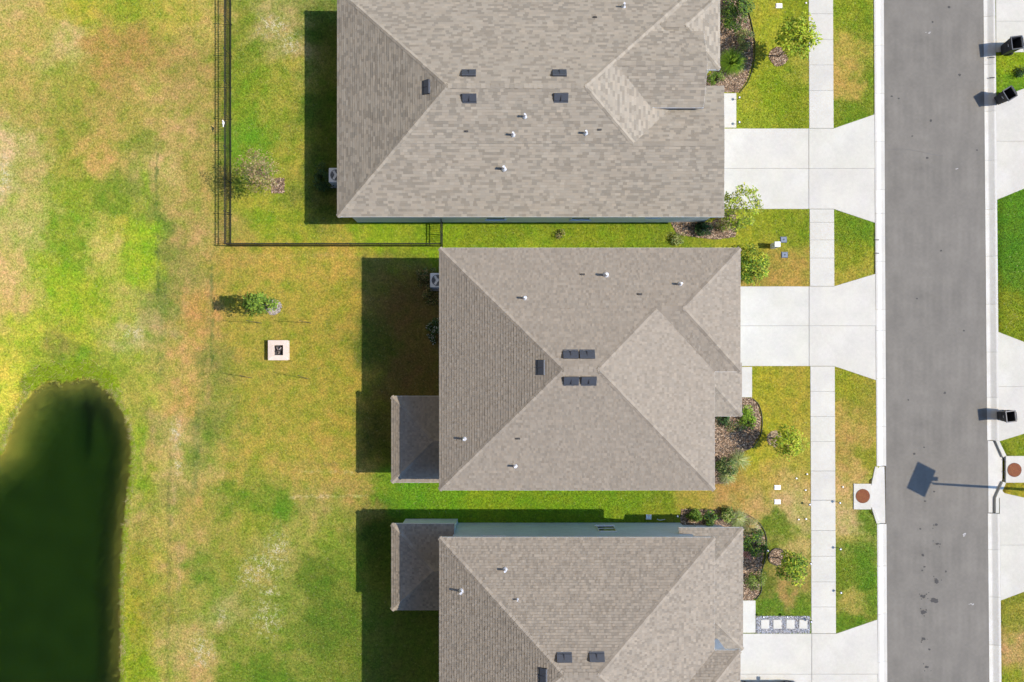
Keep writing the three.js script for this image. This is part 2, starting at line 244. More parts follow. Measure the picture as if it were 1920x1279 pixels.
function scatter(name, geo, mat, list) {              // list of [x, y, z, scale, turn, r, g, b]
  const m = new THREE.InstancedMesh(geo, mat, list.length), o = new THREE.Object3D(), c = new THREE.Color();
  list.forEach(([x, y, z, s, t, r, g, b, tilt = 0, sy = 1], i) => { o.position.set(x, y, z); o.rotation.set(tilt, t, tilt * 0.7); o.scale.set(s, s * sy, s); o.updateMatrix(); m.setMatrixAt(i, o.matrix); m.setColorAt(i, c.setRGB(r, g, b)); });
  m.name = name; m.userData.kind = 'stuff'; m.castShadow = m.receiveShadow = true; scene.add(m); return m;
}
{
  const list = [], step = 1.95;
  for (let y = -40; y < 1320; y += step) for (let x = -40; x < 1965; x += step) {
    const px = x + rr(-1, 1), py = y + rr(-1, 1);
    if (!isLawn(px + 1.3 * noise(px / 6, py / 6), py + 1.3 * noise(px / 6 + 20, py / 6))) continue;
    if (sandy(px, py) > 0.25 && R() < 0.8) continue;
    turf(px, py, tmp);
    const lush = clamp((tmp[1] / (tmp[0] + 1e-3) - 0.75) * 1.6), l = (0.66 + 0.72 * R()) * (0.95 + 0.3 * noiseB(px / 3.3, py / 3.3));
    if (R() > 0.62 + 0.45 * lush) continue;
    const X = GX(px), Z = GZ(py), e = rr(-0.08, 0.08), straw = R() < 0.07 * (1.2 - lush) ? 0.55 : 0;
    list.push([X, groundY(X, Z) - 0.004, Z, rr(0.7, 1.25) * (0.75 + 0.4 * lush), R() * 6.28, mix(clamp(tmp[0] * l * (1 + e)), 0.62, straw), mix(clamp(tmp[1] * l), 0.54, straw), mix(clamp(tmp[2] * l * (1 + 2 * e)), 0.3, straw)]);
  }
  const m = scatter('grass', tuftGeometry(8, 0.042, 0.0075, 0.05, 3), bladeMat, list);
  Object.assign(m.userData, { label: 'short patchy green and straw coloured lawn grass around the houses', category: 'grass' });
  // taller growth on the bank of the pond
  const bank = [];
  for (let i = 0; i < 60000; i++) {
    const px = rr(-30, 275), py = rr(672, 1310);
    const d = edgeDist(POND, px, py), s = (inside(POND, px, py) ? -d : d) + 3.3 * noiseB(px / 9, py / 9) + 2.1 * noise(px / 4, py / 4);
    const north = sstep(760, 700, py), lim = mix(8, 24, north) * (0.5 + 0.8 * (0.5 + 0.5 * noise(px / 14, py / 14)));
    if (s > lim || s < -1.8 * (0.5 + 0.5 * noise(px / 5, py / 5))) continue;
    const X = GX(px), Z = GZ(py), g = R(), dry = R() < (north > 0.5 ? 0.12 : 0.4 + 0.3 * noise(py / 30, 4));
    const c = dry ? [0.42, 0.36, 0.15] : [0.26, 0.37, 0.015], l = 0.6 + 0.7 * g;
    bank.push([X, groundY(X, Z) - 0.01, Z, rr(0.7, 1.4) * mix(0.75, 1.2, north), R() * 6.28, c[0] * l, c[1] * l, c[2] * l]);
  }
  const b = scatter('bank_grass', tuftGeometry(9, 0.2, 0.011, 0.08, 5), bladeMat, bank);
  Object.assign(b.userData, { label: 'longer green and straw coloured grass fringing the pond edge', category: 'grass' });
}

// ---------------------------------------------------------------- pond water: a body of tinted water over the basin
{
  const tw = tileNoise(24, 11), tw2 = tileNoise(60, 12);
  const rip = dataTexture(512, 512, (i, j, c) => { const u = i / 512, v = j / 512; const n = 0.55 * tw(u * 0.5 + tw2(u, v) * 0.01, v * 1.0) + 0.3 * tw2(u * 0.35, v) + 0.15 * tw2(u * 2, v * 3); c[0] = c[1] = c[2] = n; }, false);
  const w = new THREE.MeshPhysicalMaterial({ color: 0xffffff, roughness: 0.04, transmission: 1, thickness: 2, ior: 1.333, attenuationColor: rgb(0.41, 0.55, 0.50), attenuationDistance: 1.12, bumpMap: rip, bumpScale: 0.0004 });
  const g = prism(plan([[-420, 1700], [-420, 980], [-60, 690], [60, 690], [262, 700], [262, 1000], [240, 1700]]), -4, LEVEL);
  const uv = g.attributes.uv, p = g.attributes.position; for (let i = 0; i < uv.count; i++) uv.setXY(i, p.getX(i) / 5, p.getZ(i) / 5);
  const m = mesh('pond_water', g, w, scene); m.userData.kind = 'structure';
}

{
  const list = []; for (let k = 0; k < 900; k++) { const x = rr(60, 215), y = rr(705, 760), d = edgeDist(POND, x, y); if (!inside(POND, x, y) || d > 11 + 5 * noise(x / 12, y / 12) || noiseB(x / 14, y / 10) < 0.05) continue; const v = 0.5 + 0.7 * R(); list.push([GX(x), LEVEL + 0.004, GZ(y), rr(0.5, 1.6), R() * 6.28, 0.2 * v, 0.19 * v, 0.02 * v]); }
  const m = scatter('floating_algae', new THREE.CircleGeometry(0.05, 7).rotateX(-Math.PI / 2), std(0xffffff, 0.8), list); Object.assign(m.userData, { label: 'yellow green algae flecks floating along the pond top edge', category: 'algae' });
}

// ---------------------------------------------------------------- paving
const tA = tileNoise(8, 21), tB = tileNoise(37, 22), tC = tileNoise(128, 23);
const concreteMap = dataTexture(1024, 1024, (i, j, c) => { const u = i / 1024, v = j / 1024; const n = 0.93 + 0.05 * tA(u, v) + 0.025 * tB(u, v) + 0.03 * (tC(u, v) - 0.5) + 0.04 * (R() - 0.5); c[0] = n; c[1] = n * (0.985 + 0.01 * tB(v, u)); c[2] = n * (0.955 + 0.02 * tA(v, u)); });
concreteMap.repeat.set(1 / 6.3, 1 / 6.3);
const concreteBump = dataTexture(512, 512, (i, j, c) => { c[0] = c[1] = c[2] = 0.5 + 0.4 * (R() - 0.5) + 0.3 * (tC(i / 512, j / 512) - 0.5) + 0.16 * Math.sin(j * 0.9); }, false);
concreteBump.repeat.set(1 / 1.1, 1 / 1.1);
const concretes = [0.498, 0.49, 0.506, 0.494].map((v, i) => new THREE.MeshStandardMaterial({ color: rgb(v, v * (0.99 - 0.003 * i), v * 0.91), map: concreteMap, roughness: 0.92, bumpMap: concreteBump, bumpScale: 0.0015 }));
const kerbMat = [0.52, 0.55, 0.535].map((v) => new THREE.MeshStandardMaterial({ color: rgb(v, v * 0.99, v * 0.94), map: concreteMap, roughness: 0.92, bumpMap: concreteBump, bumpScale: 0.002 }));
const jointMat = std(rgb(0.2, 0.195, 0.18), 1);
const bed = (parent, list) => mesh('joint_bed', prism(plan(list), -0.05, 0.007), jointMat, parent);
const slab = (parent, list, y1 = 0.022, inset = 0, m = concretes[(R() * 4) | 0]) => mesh('slab', prism(plan(list), -0.1, y1, 0.008), m, parent);
const quad = (x0, y0, x1, y1) => [[x0, y0], [x1, y0], [x1, y1], [x0, y1]];
{
  const walk = structure('sidewalk');
  for (const [a, b] of [[-62, 240.8], [392.2, 536.8], [686.8, 1187.8]]) bed(walk, [[WALKL(a) + 0.4, a], [WALKR(a) - 0.3, a], [WALKR(b) - 0.3, b], [WALKL(b) + 0.4, b]]);
  const joints = [-62, -12, 26, 74, 122, 170, 240.6, null, 392.4, 417, 450, 484, 536.6, null, 687, 734, 781, 828, 883, 938, 995, 1043, 1091, 1138, 1187.6, null];
  for (let i = 0; i + 1 < joints.length; i++) { const a = joints[i], b = joints[i + 1]; if (a === null || b === null) continue; const e = a === 938 || b === 938 ? 0.45 : 0.22; slab(walk, [[WALKL(a) + 0.3, a + e], [WALKR(a) - 0.2, a + e], [WALKR(b) - 0.2, b - e], [WALKL(b) + 0.3, b - e]]); }
  const drive = (d, ys, name) => {
    const s = structure('driveway'), [p0, p1, p2, p3, p4, p5] = d; bed(s, d); const xm = (p1[0] - 46.2);
    let y0 = p0[1]; const ycuts = [...ys, p5[1]];
    for (const y of ycuts) { slab(s, quad(p0[0], y0 + 0.25, xm - 0.45, y - 0.25)); y0 = y; }
    // apron that flares to the kerb, cut where the pour joints are
    const cuts = [p1[1], ...ys, p4[1]], flare = (k) => mix(p2[1], p3[1], k / (cuts.length - 1));
    for (let k = 0; k + 1 < cuts.length; k++) slab(s, [[xm + 0.45, cuts[k] + 0.25], [p1[0], cuts[k] + 0.25], [mix(p2[0], p3[0], k / (cuts.length - 1)) - 0.4, (k ? cuts[k] : p2[1]) + 0.25], [p3[0] - 0.4, (k + 2 < cuts.length ? cuts[k + 1] : p3[1]) - 0.25], [p1[0], cuts[k + 1] - 0.25], [xm + 0.45, cuts[k + 1] - 0.25]], 0.021);
    return s;
  };
  drive(driveA, [316]); drive(driveB, [611]); drive(driveC, [1264, 1330]);
  for (const w of [walkA, walkB, walkC]) { const s = structure('front_walk'); slab(s, w, 0.024); }
  farDrives.forEach((d, i) => {
    const s = structure('driveway'); bed(s, d); const ymid = [40, 265, 725, 1022][i], ys = d.map((q) => q[1]), lo = Math.min(...ys) - 1, hi = Math.max(...ys) + 1;
    const half = (a, b) => { // clip the outline to a band
      let p = d; for (const [lim, sgn] of [[a, 1], [b, -1]]) { const o = []; p.forEach((q, k) => { const n = p[(k + 1) % p.length], qi = (q[1] - lim) * sgn >= 0, ni = (n[1] - lim) * sgn >= 0; if (qi) o.push(q); if (qi !== ni) { const t = (lim - q[1]) / (n[1] - q[1]); o.push([mix(q[0], n[0], t), lim]); } }); p = o; } return p; };
    slab(s, half(lo, ymid - 0.2)); slab(s, half(ymid + 0.2, hi));
  });
}
// the street
{
  const aA = tileNoise(9, 41), aB = tileNoise(64, 42), aC = tileNoise(15, 43), aD = tileNoise(2, 44);
  const asphaltMap = dataTexture(1024, 1024, (i, j, c) => { const u = i / 1024, v = j / 1024; let n = 0.85 + 0.06 * aA(u, v) + 0.04 * aC(v, u) + 0.03 * (aD(u * 20, v) - 0.5) + 0.05 * (aD(u * 6, v) - 0.5) + 0.04 * (aB(u, v) - 0.5) + 0.08 * (R() - 0.5); c[0] = n; c[1] = n * 0.985; c[2] = n * 0.965; });
  asphaltMap.repeat.set(1 / 8, 1 / 8);
  const asphaltBump = dataTexture(512, 512, (i, j, c) => { c[0] = c[1] = c[2] = R() * 0.7 + 0.3 * aB(i / 512, j / 512); }, false); asphaltBump.repeat.set(1 / 1.6, 1 / 1.6);
  const nz = 48, nx = 12, pos = [], uv = [], idx = [];
  for (let j = 0; j <= nz; j++) for (let i = 0; i <= nx; i++) {
    const y = mix(-900, 2200, j / nz), t = i / nx, x = mix(ROADL(y) - 1, ROADR(y) + 1, t);
    pos.push(GX(x), -0.075 + 0.05 * (1 - (2 * t - 1) ** 2), GZ(y)); uv.push(GX(x), -GZ(y));
    if (i && j) { const k = j * (nx + 1) + i; idx.push(k - nx - 2, k - 1, k - nx - 1, k - nx - 1, k - 1, k); }
  }
  const g = new THREE.BufferGeometry(); g.setAttribute('position', new THREE.Float32BufferAttribute(pos, 3)); g.setAttribute('uv', new THREE.Float32BufferAttribute(uv, 2)); g.setIndex(idx); g.computeVertexNormals();
  const road = mesh('road', g, new THREE.MeshStandardMaterial({ color: rgb(0.188, 0.180, 0.160), map: asphaltMap, roughness: 0.9, bumpMap: asphaltBump, bumpScale: 0.0004 }), scene);
  road.userData.kind = 'structure';
  const roadY = (x, y) => { const t = (x - ROADL(y) + 1) / (ROADR(y) - ROADL(y) + 2); return -0.075 + 0.05 * (1 - (2 * t - 1) ** 2); };
  // oil drips and scuffs, each an uneven thin film of its own on the asphalt
  const oil = std(rgb(0.06, 0.057, 0.054), 1, { side: THREE.DoubleSide }), scuff = std(rgb(0.36, 0.35, 0.335), 1), seal = std(rgb(0.15, 0.147, 0.145), 0.85);
  const blot = (x, y, rx, ry, m, name, n = 14) => {
    const pts = Array.from({ length: n }, (_, i) => { const a = i / n * 6.283, k = 0.65 + 0.5 * R(); return [GX(x + Math.cos(a) * rx * k), GZ(y + Math.sin(a) * ry * k)]; });
    const s = new THREE.ShapeGeometry(new THREE.Shape(pts.map(([a, b]) => new THREE.Vector2(a, -b)))); s.rotateX(-Math.PI / 2); s.translate(0, roadY(x, y) + 0.009, 0); mesh(name, s, m, road);
  };
  for (const [x, y, r] of [[1729, 1118, 3], [1756, 1089, 3.2], [1757, 1092, 4], [1731, 1148, 5], [1735, 1148, 3], [1752, 1126, 7], [1733, 1119, 3.5], [1732, 1198, 4], [1743, 1218, 2.5], [1738, 1251, 3.5], [1756, 984, 3], [1758, 1020, 3], [1726, 992, 2.5], [1731, 1041, 2.6], [1734, 1063, 2], [1774, 1072, 2], [1715, 851, 2.3], [1733, 839, 2], [1772, 737, 2.2], [1704, 750, 2], [1780, 13, 2.6], [1749, 41, 2.2], [1800, 140, 2.8], [1746, 226, 2.4], [1686, 184, 2], [1673, 180, 2], [1711, 255, 2], [1739, 296, 2.6], [1833, 281, 2], [1752, 922, 2], [1735, 940, 2.2], [1730, 1070, 2], [1808, 620, 2], [1720, 560, 2], [1765, 470, 2]]) { blot(x, y, r * rr(0.9, 1.25), r * rr(0.7, 1.1), oil, 'oil_spot'); if (r > 2.9) for (let k = 0; k < 3; k++) blot(x + rr(-9, 9), y + rr(-8, 8), rr(0.8, 1.6), rr(0.6, 1.4), oil, 'oil_spot', 8); }
  for (const [x, y, rx, ry] of [[1811, 1003, 4, 3], [1822, 1133, 4, 2], [1740, 61, 5, 1.5], [1796, 316, 3, 1.5]]) for (let k = 0; k < 5; k++) blot(x + rr(-rx, rx), y + rr(-ry, ry), rx * rr(0.2, 0.5), ry * rr(0.3, 0.6), scuff, 'scuff_mark', 9);
  // tar sealed hairline cracks
  const crack = (pts) => { const p = []; for (const [x, y] of pts) p.push(new THREE.Vector3(GX(x), roadY(x, y) + 0.002, GZ(y))); mesh('sealed_crack', new THREE.TubeGeometry(new THREE.CatmullRomCurve3(p), 40, 0.007, 4).scale(1, 1, 1), seal, road); };
  crack([[1664, 280], [1690, 279], [1720, 283], [1752, 290], [1772, 292]]); 
}
// kerb and gutter on both sides, cast in lengths
{
  const profile = (flip) => { const q = [[0, -0.3], [0, 0.012], [0.02, 0.024], [0.12, 0.026], [0.16, 0.018], [0.40, -0.062], [0.45, -0.072], [0.66, -0.066], [0.66, -0.3]]; return q.map(([x, y]) => [flip ? -x : x, y]); };
  const seg = (parent, x0, y0, x1, y1, flip, width = 1) => {
    const A = new THREE.Vector2(GX(x0), GZ(y0)), B = new THREE.Vector2(GX(x1), GZ(y1)), L = A.distanceTo(B), pr = profile(flip).map(([x, y]) => new THREE.Vector2(x * width, y)); if (flip) pr.reverse();
    const g = new THREE.ExtrudeGeometry(new THREE.Shape(pr), { depth: L - 0.012, bevelEnabled: false });
    g.translate(0, 0, 0.006);
    const m = mesh('kerb_stone', g, kerbMat[(R() * 3) | 0], parent); m.position.set(A.x, 0, A.y); m.rotation.y = Math.atan2(B.x - A.x, B.y - A.y); return m;
  };
  const left = structure('kerb'), right = structure('kerb');
  const cutsL = [-200, -110, -5, 85, 175, 265, 355, 400, 490, 580, 620, 710, 800, 874], cutsL2 = [983, 1062, 1152, 1242, 1332];
  for (const c of [cutsL, cutsL2]) for (let i = 0; i + 1 < c.length; i++) seg(left, BACKL(c[i]) + 0.4, c[i], BACKL(c[i + 1]) + 0.4, c[i + 1], false, (ROADL(c[i]) - BACKL(c[i])) / 30 / 0.66);
  const cutsR = [-200, -60, 30, 120, 208, 300, 392, 480, 570, 660, 745, 826], cutsR2 = [963, 1031, 1120, 1210, 1300];
  for (const c of [cutsR, cutsR2]) for (let i = 0; i + 1 < c.length; i++) seg(right, BACKR(c[i]) - 0.4, c[i], BACKR(c[i + 1]) - 0.4, c[i + 1], true, (BACKR(c[i]) - ROADR(c[i])) / 30 / 0.66);
  // storm inlets: apron, throat, kerb lips, top slab and a rusty iron cover
  const rustMap = dataTexture(256, 256, (i, j, c) => { const n = 0.6 + 0.35 * tB(i / 256, j / 256) + 0.2 * (R() - 0.5); c[0] = n; c[1] = n * (0.86 + 0.16 * tA(j / 256, i / 256)); c[2] = n * 0.8; });
  const rust = new THREE.MeshStandardMaterial({ color: rgb(0.30, 0.105, 0.04), map: rustMap, roughness: 0.85, metalness: 0.15 });
  const inlet = (label, top, apron, lips, cover, throat, rebars) => {
    const t = thing('storm_inlet', label, 'storm drain', new THREE.Vector3(GX(cover[0]), 0, GZ(cover[1])), 'kerb inlets on either side of the street');
    const loc = (list) => list.map(([x, y]) => [GX(x) - GX(cover[0]), GZ(y) - GZ(cover[1])]);
    mesh('apron', prism(loc(apron), -0.3, -0.088, 0.004), kerbMat[0], t);
    mesh('top_slab', prism(loc(top), -0.04, 0.055, 0.012), concretes[2], t);
    for (const w of throat) mesh('throat_wall', prism(loc(w), -0.3, -0.042), kerbMat[0], t);
    for (const l of lips) mesh('kerb_lip', prism(loc(l), -0.3, 0.04, 0.02), concretes[0], t);
    const cv = mesh('manhole_cover', join([cyl(0.425, 0.425, 0.02, 40), ...Array.from({ length: 7 }, (_, i) => box(0.62 - Math.abs(i - 3) * 0.09, 0.006, 0.03, 0, 0.0125, (i - 3) * 0.095))]), rust, t, new THREE.Vector3(0, 0.062, 0));
    mesh('cover_ring', new THREE.TorusGeometry(0.435, 0.012, 6, 40).rotateX(Math.PI / 2), std(rgb(0.12, 0.08, 0.06), 0.8), t, new THREE.Vector3(0, 0.06, 0));
    for (const b of rebars) mesh('throat_bar', prism(loc(b), -0.09, 0.05), std(rgb(0.1, 0.1, 0.11), 0.6), t);
    return t;
  };
  inlet('storm drain with rusty round cover in the dry verge beside the sidewalk', [[1600, 907], [1633, 907], [1633, 955], [1600, 955]], [[1640, 875], [1660, 875], [1662, 982], [1643, 982], [1637, 957], [1633.5, 950], [1633.5, 912], [1637, 905]],
    [[[1640, 875], [1646, 875], [1641, 905], [1634, 910], [1634, 905]], [[1634, 951], [1641, 958], [1649, 982], [1643, 982], [1635, 957]]], [1617, 930], [[[1601, 908], [1632, 908], [1632, 911], [1601, 911]], [[1601, 951], [1632, 951], [1632, 954], [1601, 954]]], []);
  inlet('storm drain with rusty round cover across the street below the trash cart', [[1885, 855], [1924, 855], [1924, 905], [1885, 905]], [[1852.5, 827], [1866, 827], [1882, 862], [1882, 898], [1866, 938], [1872, 962], [1854, 962]],
    [[[1866, 826], [1873, 826], [1887, 854.6], [1880, 858]], [[1880, 903], [1886, 905.5], [1873, 935], [1873, 962], [1866, 962], [1866, 934]]], [1901, 881], [[[1886, 856], [1922, 856], [1922, 861], [1886, 861]], [[1886, 899], [1922, 899], [1922, 904], [1886, 904]], [[1918, 861.5], [1922, 861.5], [1922, 898.5], [1918, 898.5]]], [[[1883, 862], [1891, 862], [1891, 863], [1883, 863]], [[1883, 884], [1891, 884], [1891, 885], [1883, 885]]]);
}

// ---------------------------------------------------------------- houses
const U = 1 / 30;                                     // survey units to metres
const shingleMat = new THREE.MeshStandardMaterial({ color: 0xffffff, vertexColors: true, roughness: 0.95 });
// one roof slope laid with lapped shingles: eave line a-b, outline (convex, survey units), base height, pitch
function shingles(eave, outline, h0, pitch, look, seed) {
  const r = rng(seed), A = new THREE.Vector2(eave[0][0] * U, eave[0][1] * U), B = new THREE.Vector2(eave[1][0] * U, eave[1][1] * U);
  const along = B.clone().sub(A).normalize(); let up = new THREE.Vector2(-along.y, along.x);
  const pts = outline.map(([x, z]) => new THREE.Vector2(x * U, z * U)), cen = pts.reduce((s, p) => s.add(p), new THREE.Vector2()).divideScalar(pts.length);
  if (cen.clone().sub(A).dot(up) < 0) up.negate();
  const loc = pts.map((p) => [p.clone().sub(A).dot(along), p.clone().sub(A).dot(up)]);
  const cs = 1 / Math.hypot(1, pitch), e = look.exposure * cs, d0 = Math.min(...loc.map((p) => p[1])), d1 = Math.max(...loc.map((p) => p[1]));
  const span = (d) => { let lo = 1e9, hi = -1e9; loc.forEach((p, i) => { const q = loc[(i + 1) % loc.length]; if ((p[1] - d) * (q[1] - d) <= 0) { const t = Math.abs(q[1] - p[1]) < 1e-9 ? null : (d - p[1]) / (q[1] - p[1]); for (const x of t === null ? [p[0], q[0]] : [mix(p[0], q[0], t)]) { lo = Math.min(lo, x); hi = Math.max(hi, x); } } }); return [lo, hi]; };
  const P = [], N = [], C = [];
  const nx = new THREE.Vector3(-up.x * pitch, 1, -up.y * pitch).normalize(), butt = new THREE.Vector3(-up.x, 0.15, -up.y).normalize();
  const put = (s, d, lift) => [A.x + along.x * s + up.x * d, h0 + pitch * d + lift, A.y + along.y * s + up.y * d];
  const tri = (a, b, c, n, col) => { // keep the winding with the normal
    const ux = b[0] - a[0], uy = b[1] - a[1], uz = b[2] - a[2], vx = c[0] - a[0], vy = c[1] - a[1], vz = c[2] - a[2];
    const fx = uy * vz - uz * vy, fy = uz * vx - ux * vz, fz = ux * vy - uy * vx; if (fx * n.x + fy * n.y + fz * n.z < 0) [b, c] = [c, b];
    for (const q of [a, b, c]) { P.push(...q); N.push(n.x, n.y, n.z); C.push(...col); } };
  for (let row = 0, d = Math.floor(d0 / e + 1e-6) * e; d < d1 - 1e-4; d += e, row++) {
    const b0 = Math.max(d, d0), b1 = Math.min(d + e, d1); if (b1 - b0 < 0.004) continue;
    const [a0, c0] = span(Math.min(b0 + 1e-4, d1)), [a1, c1] = span(Math.max(b1 - 1e-4, d0)); if (c0 < a0) continue;
    let s = Math.min(a0, a1) - r() * 0.3; const end = Math.max(c0, c1);
    const rowTone = 1 + 0.03 * (r() - 0.5);
    while (s < end) {
      const w = mix(look.tab[0], look.tab[1], r()), t = s + w, gapS = s; s = t;
      const s0 = clamp(gapS, a0, c0), t0 = clamp(t, a0, c0), s1 = clamp(gapS, a1, c1), t1 = clamp(t, a1, c1);
      if (t0 - s0 < 1e-4 && t1 - s1 < 1e-4) continue;
      const thick = r() < 0.45, lift = thick ? look.lap : look.lap * 0.5, gx = A.x + along.x * gapS + up.x * d, gz = A.y + along.y * gapS + up.y * d;
      const blend = 0.5 + 0.5 * noise(gx * 0.9 + 7, gz * 0.9) , pick = r();
      let tone = pick < look.darkShare * (0.6 + 0.8 * blend) ? look.dark : pick > 0.82 ? look.pale : 1;
      tone *= rowTone * (1 + look.grain * (r() - 0.5)) * (thick ? 1 : look.under);
      const warm = 1 + 0.035 * (r() - 0.5), col = [look.color[0] * tone * warm, look.color[1] * tone, look.color[2] * tone / warm];
      const q0 = put(s0, b0, lift + 0.004), q1 = put(t0, b0, lift + 0.004), q2 = put(t1, b1, 0.004), q3 = put(s1, b1, 0.004);
      tri(q0, q1, q2, nx, col); tri(q0, q2, q3, nx, col);
      if (b0 === d) { const f0 = put(s0, b0, -0.002), f1 = put(t0, b0, -0.002); tri(q0, q1, f1, butt, col); tri(q0, f1, f0, butt, col); }
    }
  }
  const g = new THREE.BufferGeometry(); g.setAttribute('position', new THREE.Float32BufferAttribute(P, 3)); g.setAttribute('normal', new THREE.Float32BufferAttribute(N, 3)); g.setAttribute('color', new THREE.Float32BufferAttribute(C, 3)); return g;
}
const fasciaMat = std(rgb(0.62, 0.61, 0.58), 0.6), gutterMat = std(rgb(0.55, 0.55, 0.53), 0.45);
const ventMat = std(rgb(0.045, 0.05, 0.06), 0.55), leadMat = std(rgb(0.72, 0.73, 0.75), 0.42, { metalness: 0.55 }), stubMat = std(rgb(0.05, 0.045, 0.04), 0.7);
const paneMat = new THREE.MeshPhysicalMaterial({ color: rgb(0.03, 0.04, 0.045), roughness: 0.06 }), winFrame = std(rgb(0.68, 0.68, 0.66), 0.5);
const capGeos = [0, 1, 2].map((k) => { // a bent hip cap, nose down the line (+z)
  const w = 0.135, l = 0.31, t = 0.011 + 0.002 * k, y = [-0.052, 0, -0.052], x = [-w, 0, w], P = [];
  const v = (i, z, dy) => [x[i], y[i] + dy, z]; const q = (a, b, c, d) => P.push(...a, ...b, ...c, ...a, ...c, ...d);
  for (const i of [0, 1]) { q(v(i, 0, 0), v(i, l, t), v(i + 1, l, t), v(i + 1, 0, 0)); q(v(i, l, t), v(i, l, 0), v(i + 1, l, 0), v(i + 1, l, t)); }
  q(v(0, 0, -0.004), v(0, l, -0.004), v(0, l, t), v(0, 0, 0)); q(v(2, 0, 0), v(2, l, t), v(2, l, -0.004), v(2, 0, -0.004));
  const g = new THREE.BufferGeometry(); g.setAttribute('position', new THREE.Float32BufferAttribute(P, 3)); g.computeVertexNormals(); return g; });
const ventGeo = join([ // low slant-back hood with a centre rib
  (() => { const s = new THREE.Shape([[0, 0], [0.42, 0], [0.42, 0.10], [0.39, 0.125], [0.05, 0.05], [0, 0.02]].map(([a, b]) => new THREE.Vector2(a, b))); return new THREE.ExtrudeGeometry(s, { depth: 0.77, bevelEnabled: true, bevelSize: 0.008, bevelThickness: 0.008, bevelSegments: 1 }).translate(-0.17, 0, -0.385).rotateY(Math.PI / 2); })(),
  box(0.025, 0.02, 0.30, 0, 0.102, -0.02), box(0.79, 0.006, 0.46, 0, 0.003, 0.02)]);
const ventRib = box(0.035, 0.03, 0.28, 0, 0.10, 0);
const pipeGeo = join([cyl(0.055, 0.06, 0.42, 14, 0, 0.19, 0), cyl(0.062, 0.13, 0.1, 14, 0, 0.06, 0), new THREE.TorusGeometry(0.055, 0.008, 6, 14).rotateX(Math.PI / 2).translate(0, 0.4, 0)]);
const stubGeo = join([box(0.2, 0.05, 0.1, 0, 0.03, 0), box(0.14, 0.03, 0.08, 0.05, 0.06, 0)]);

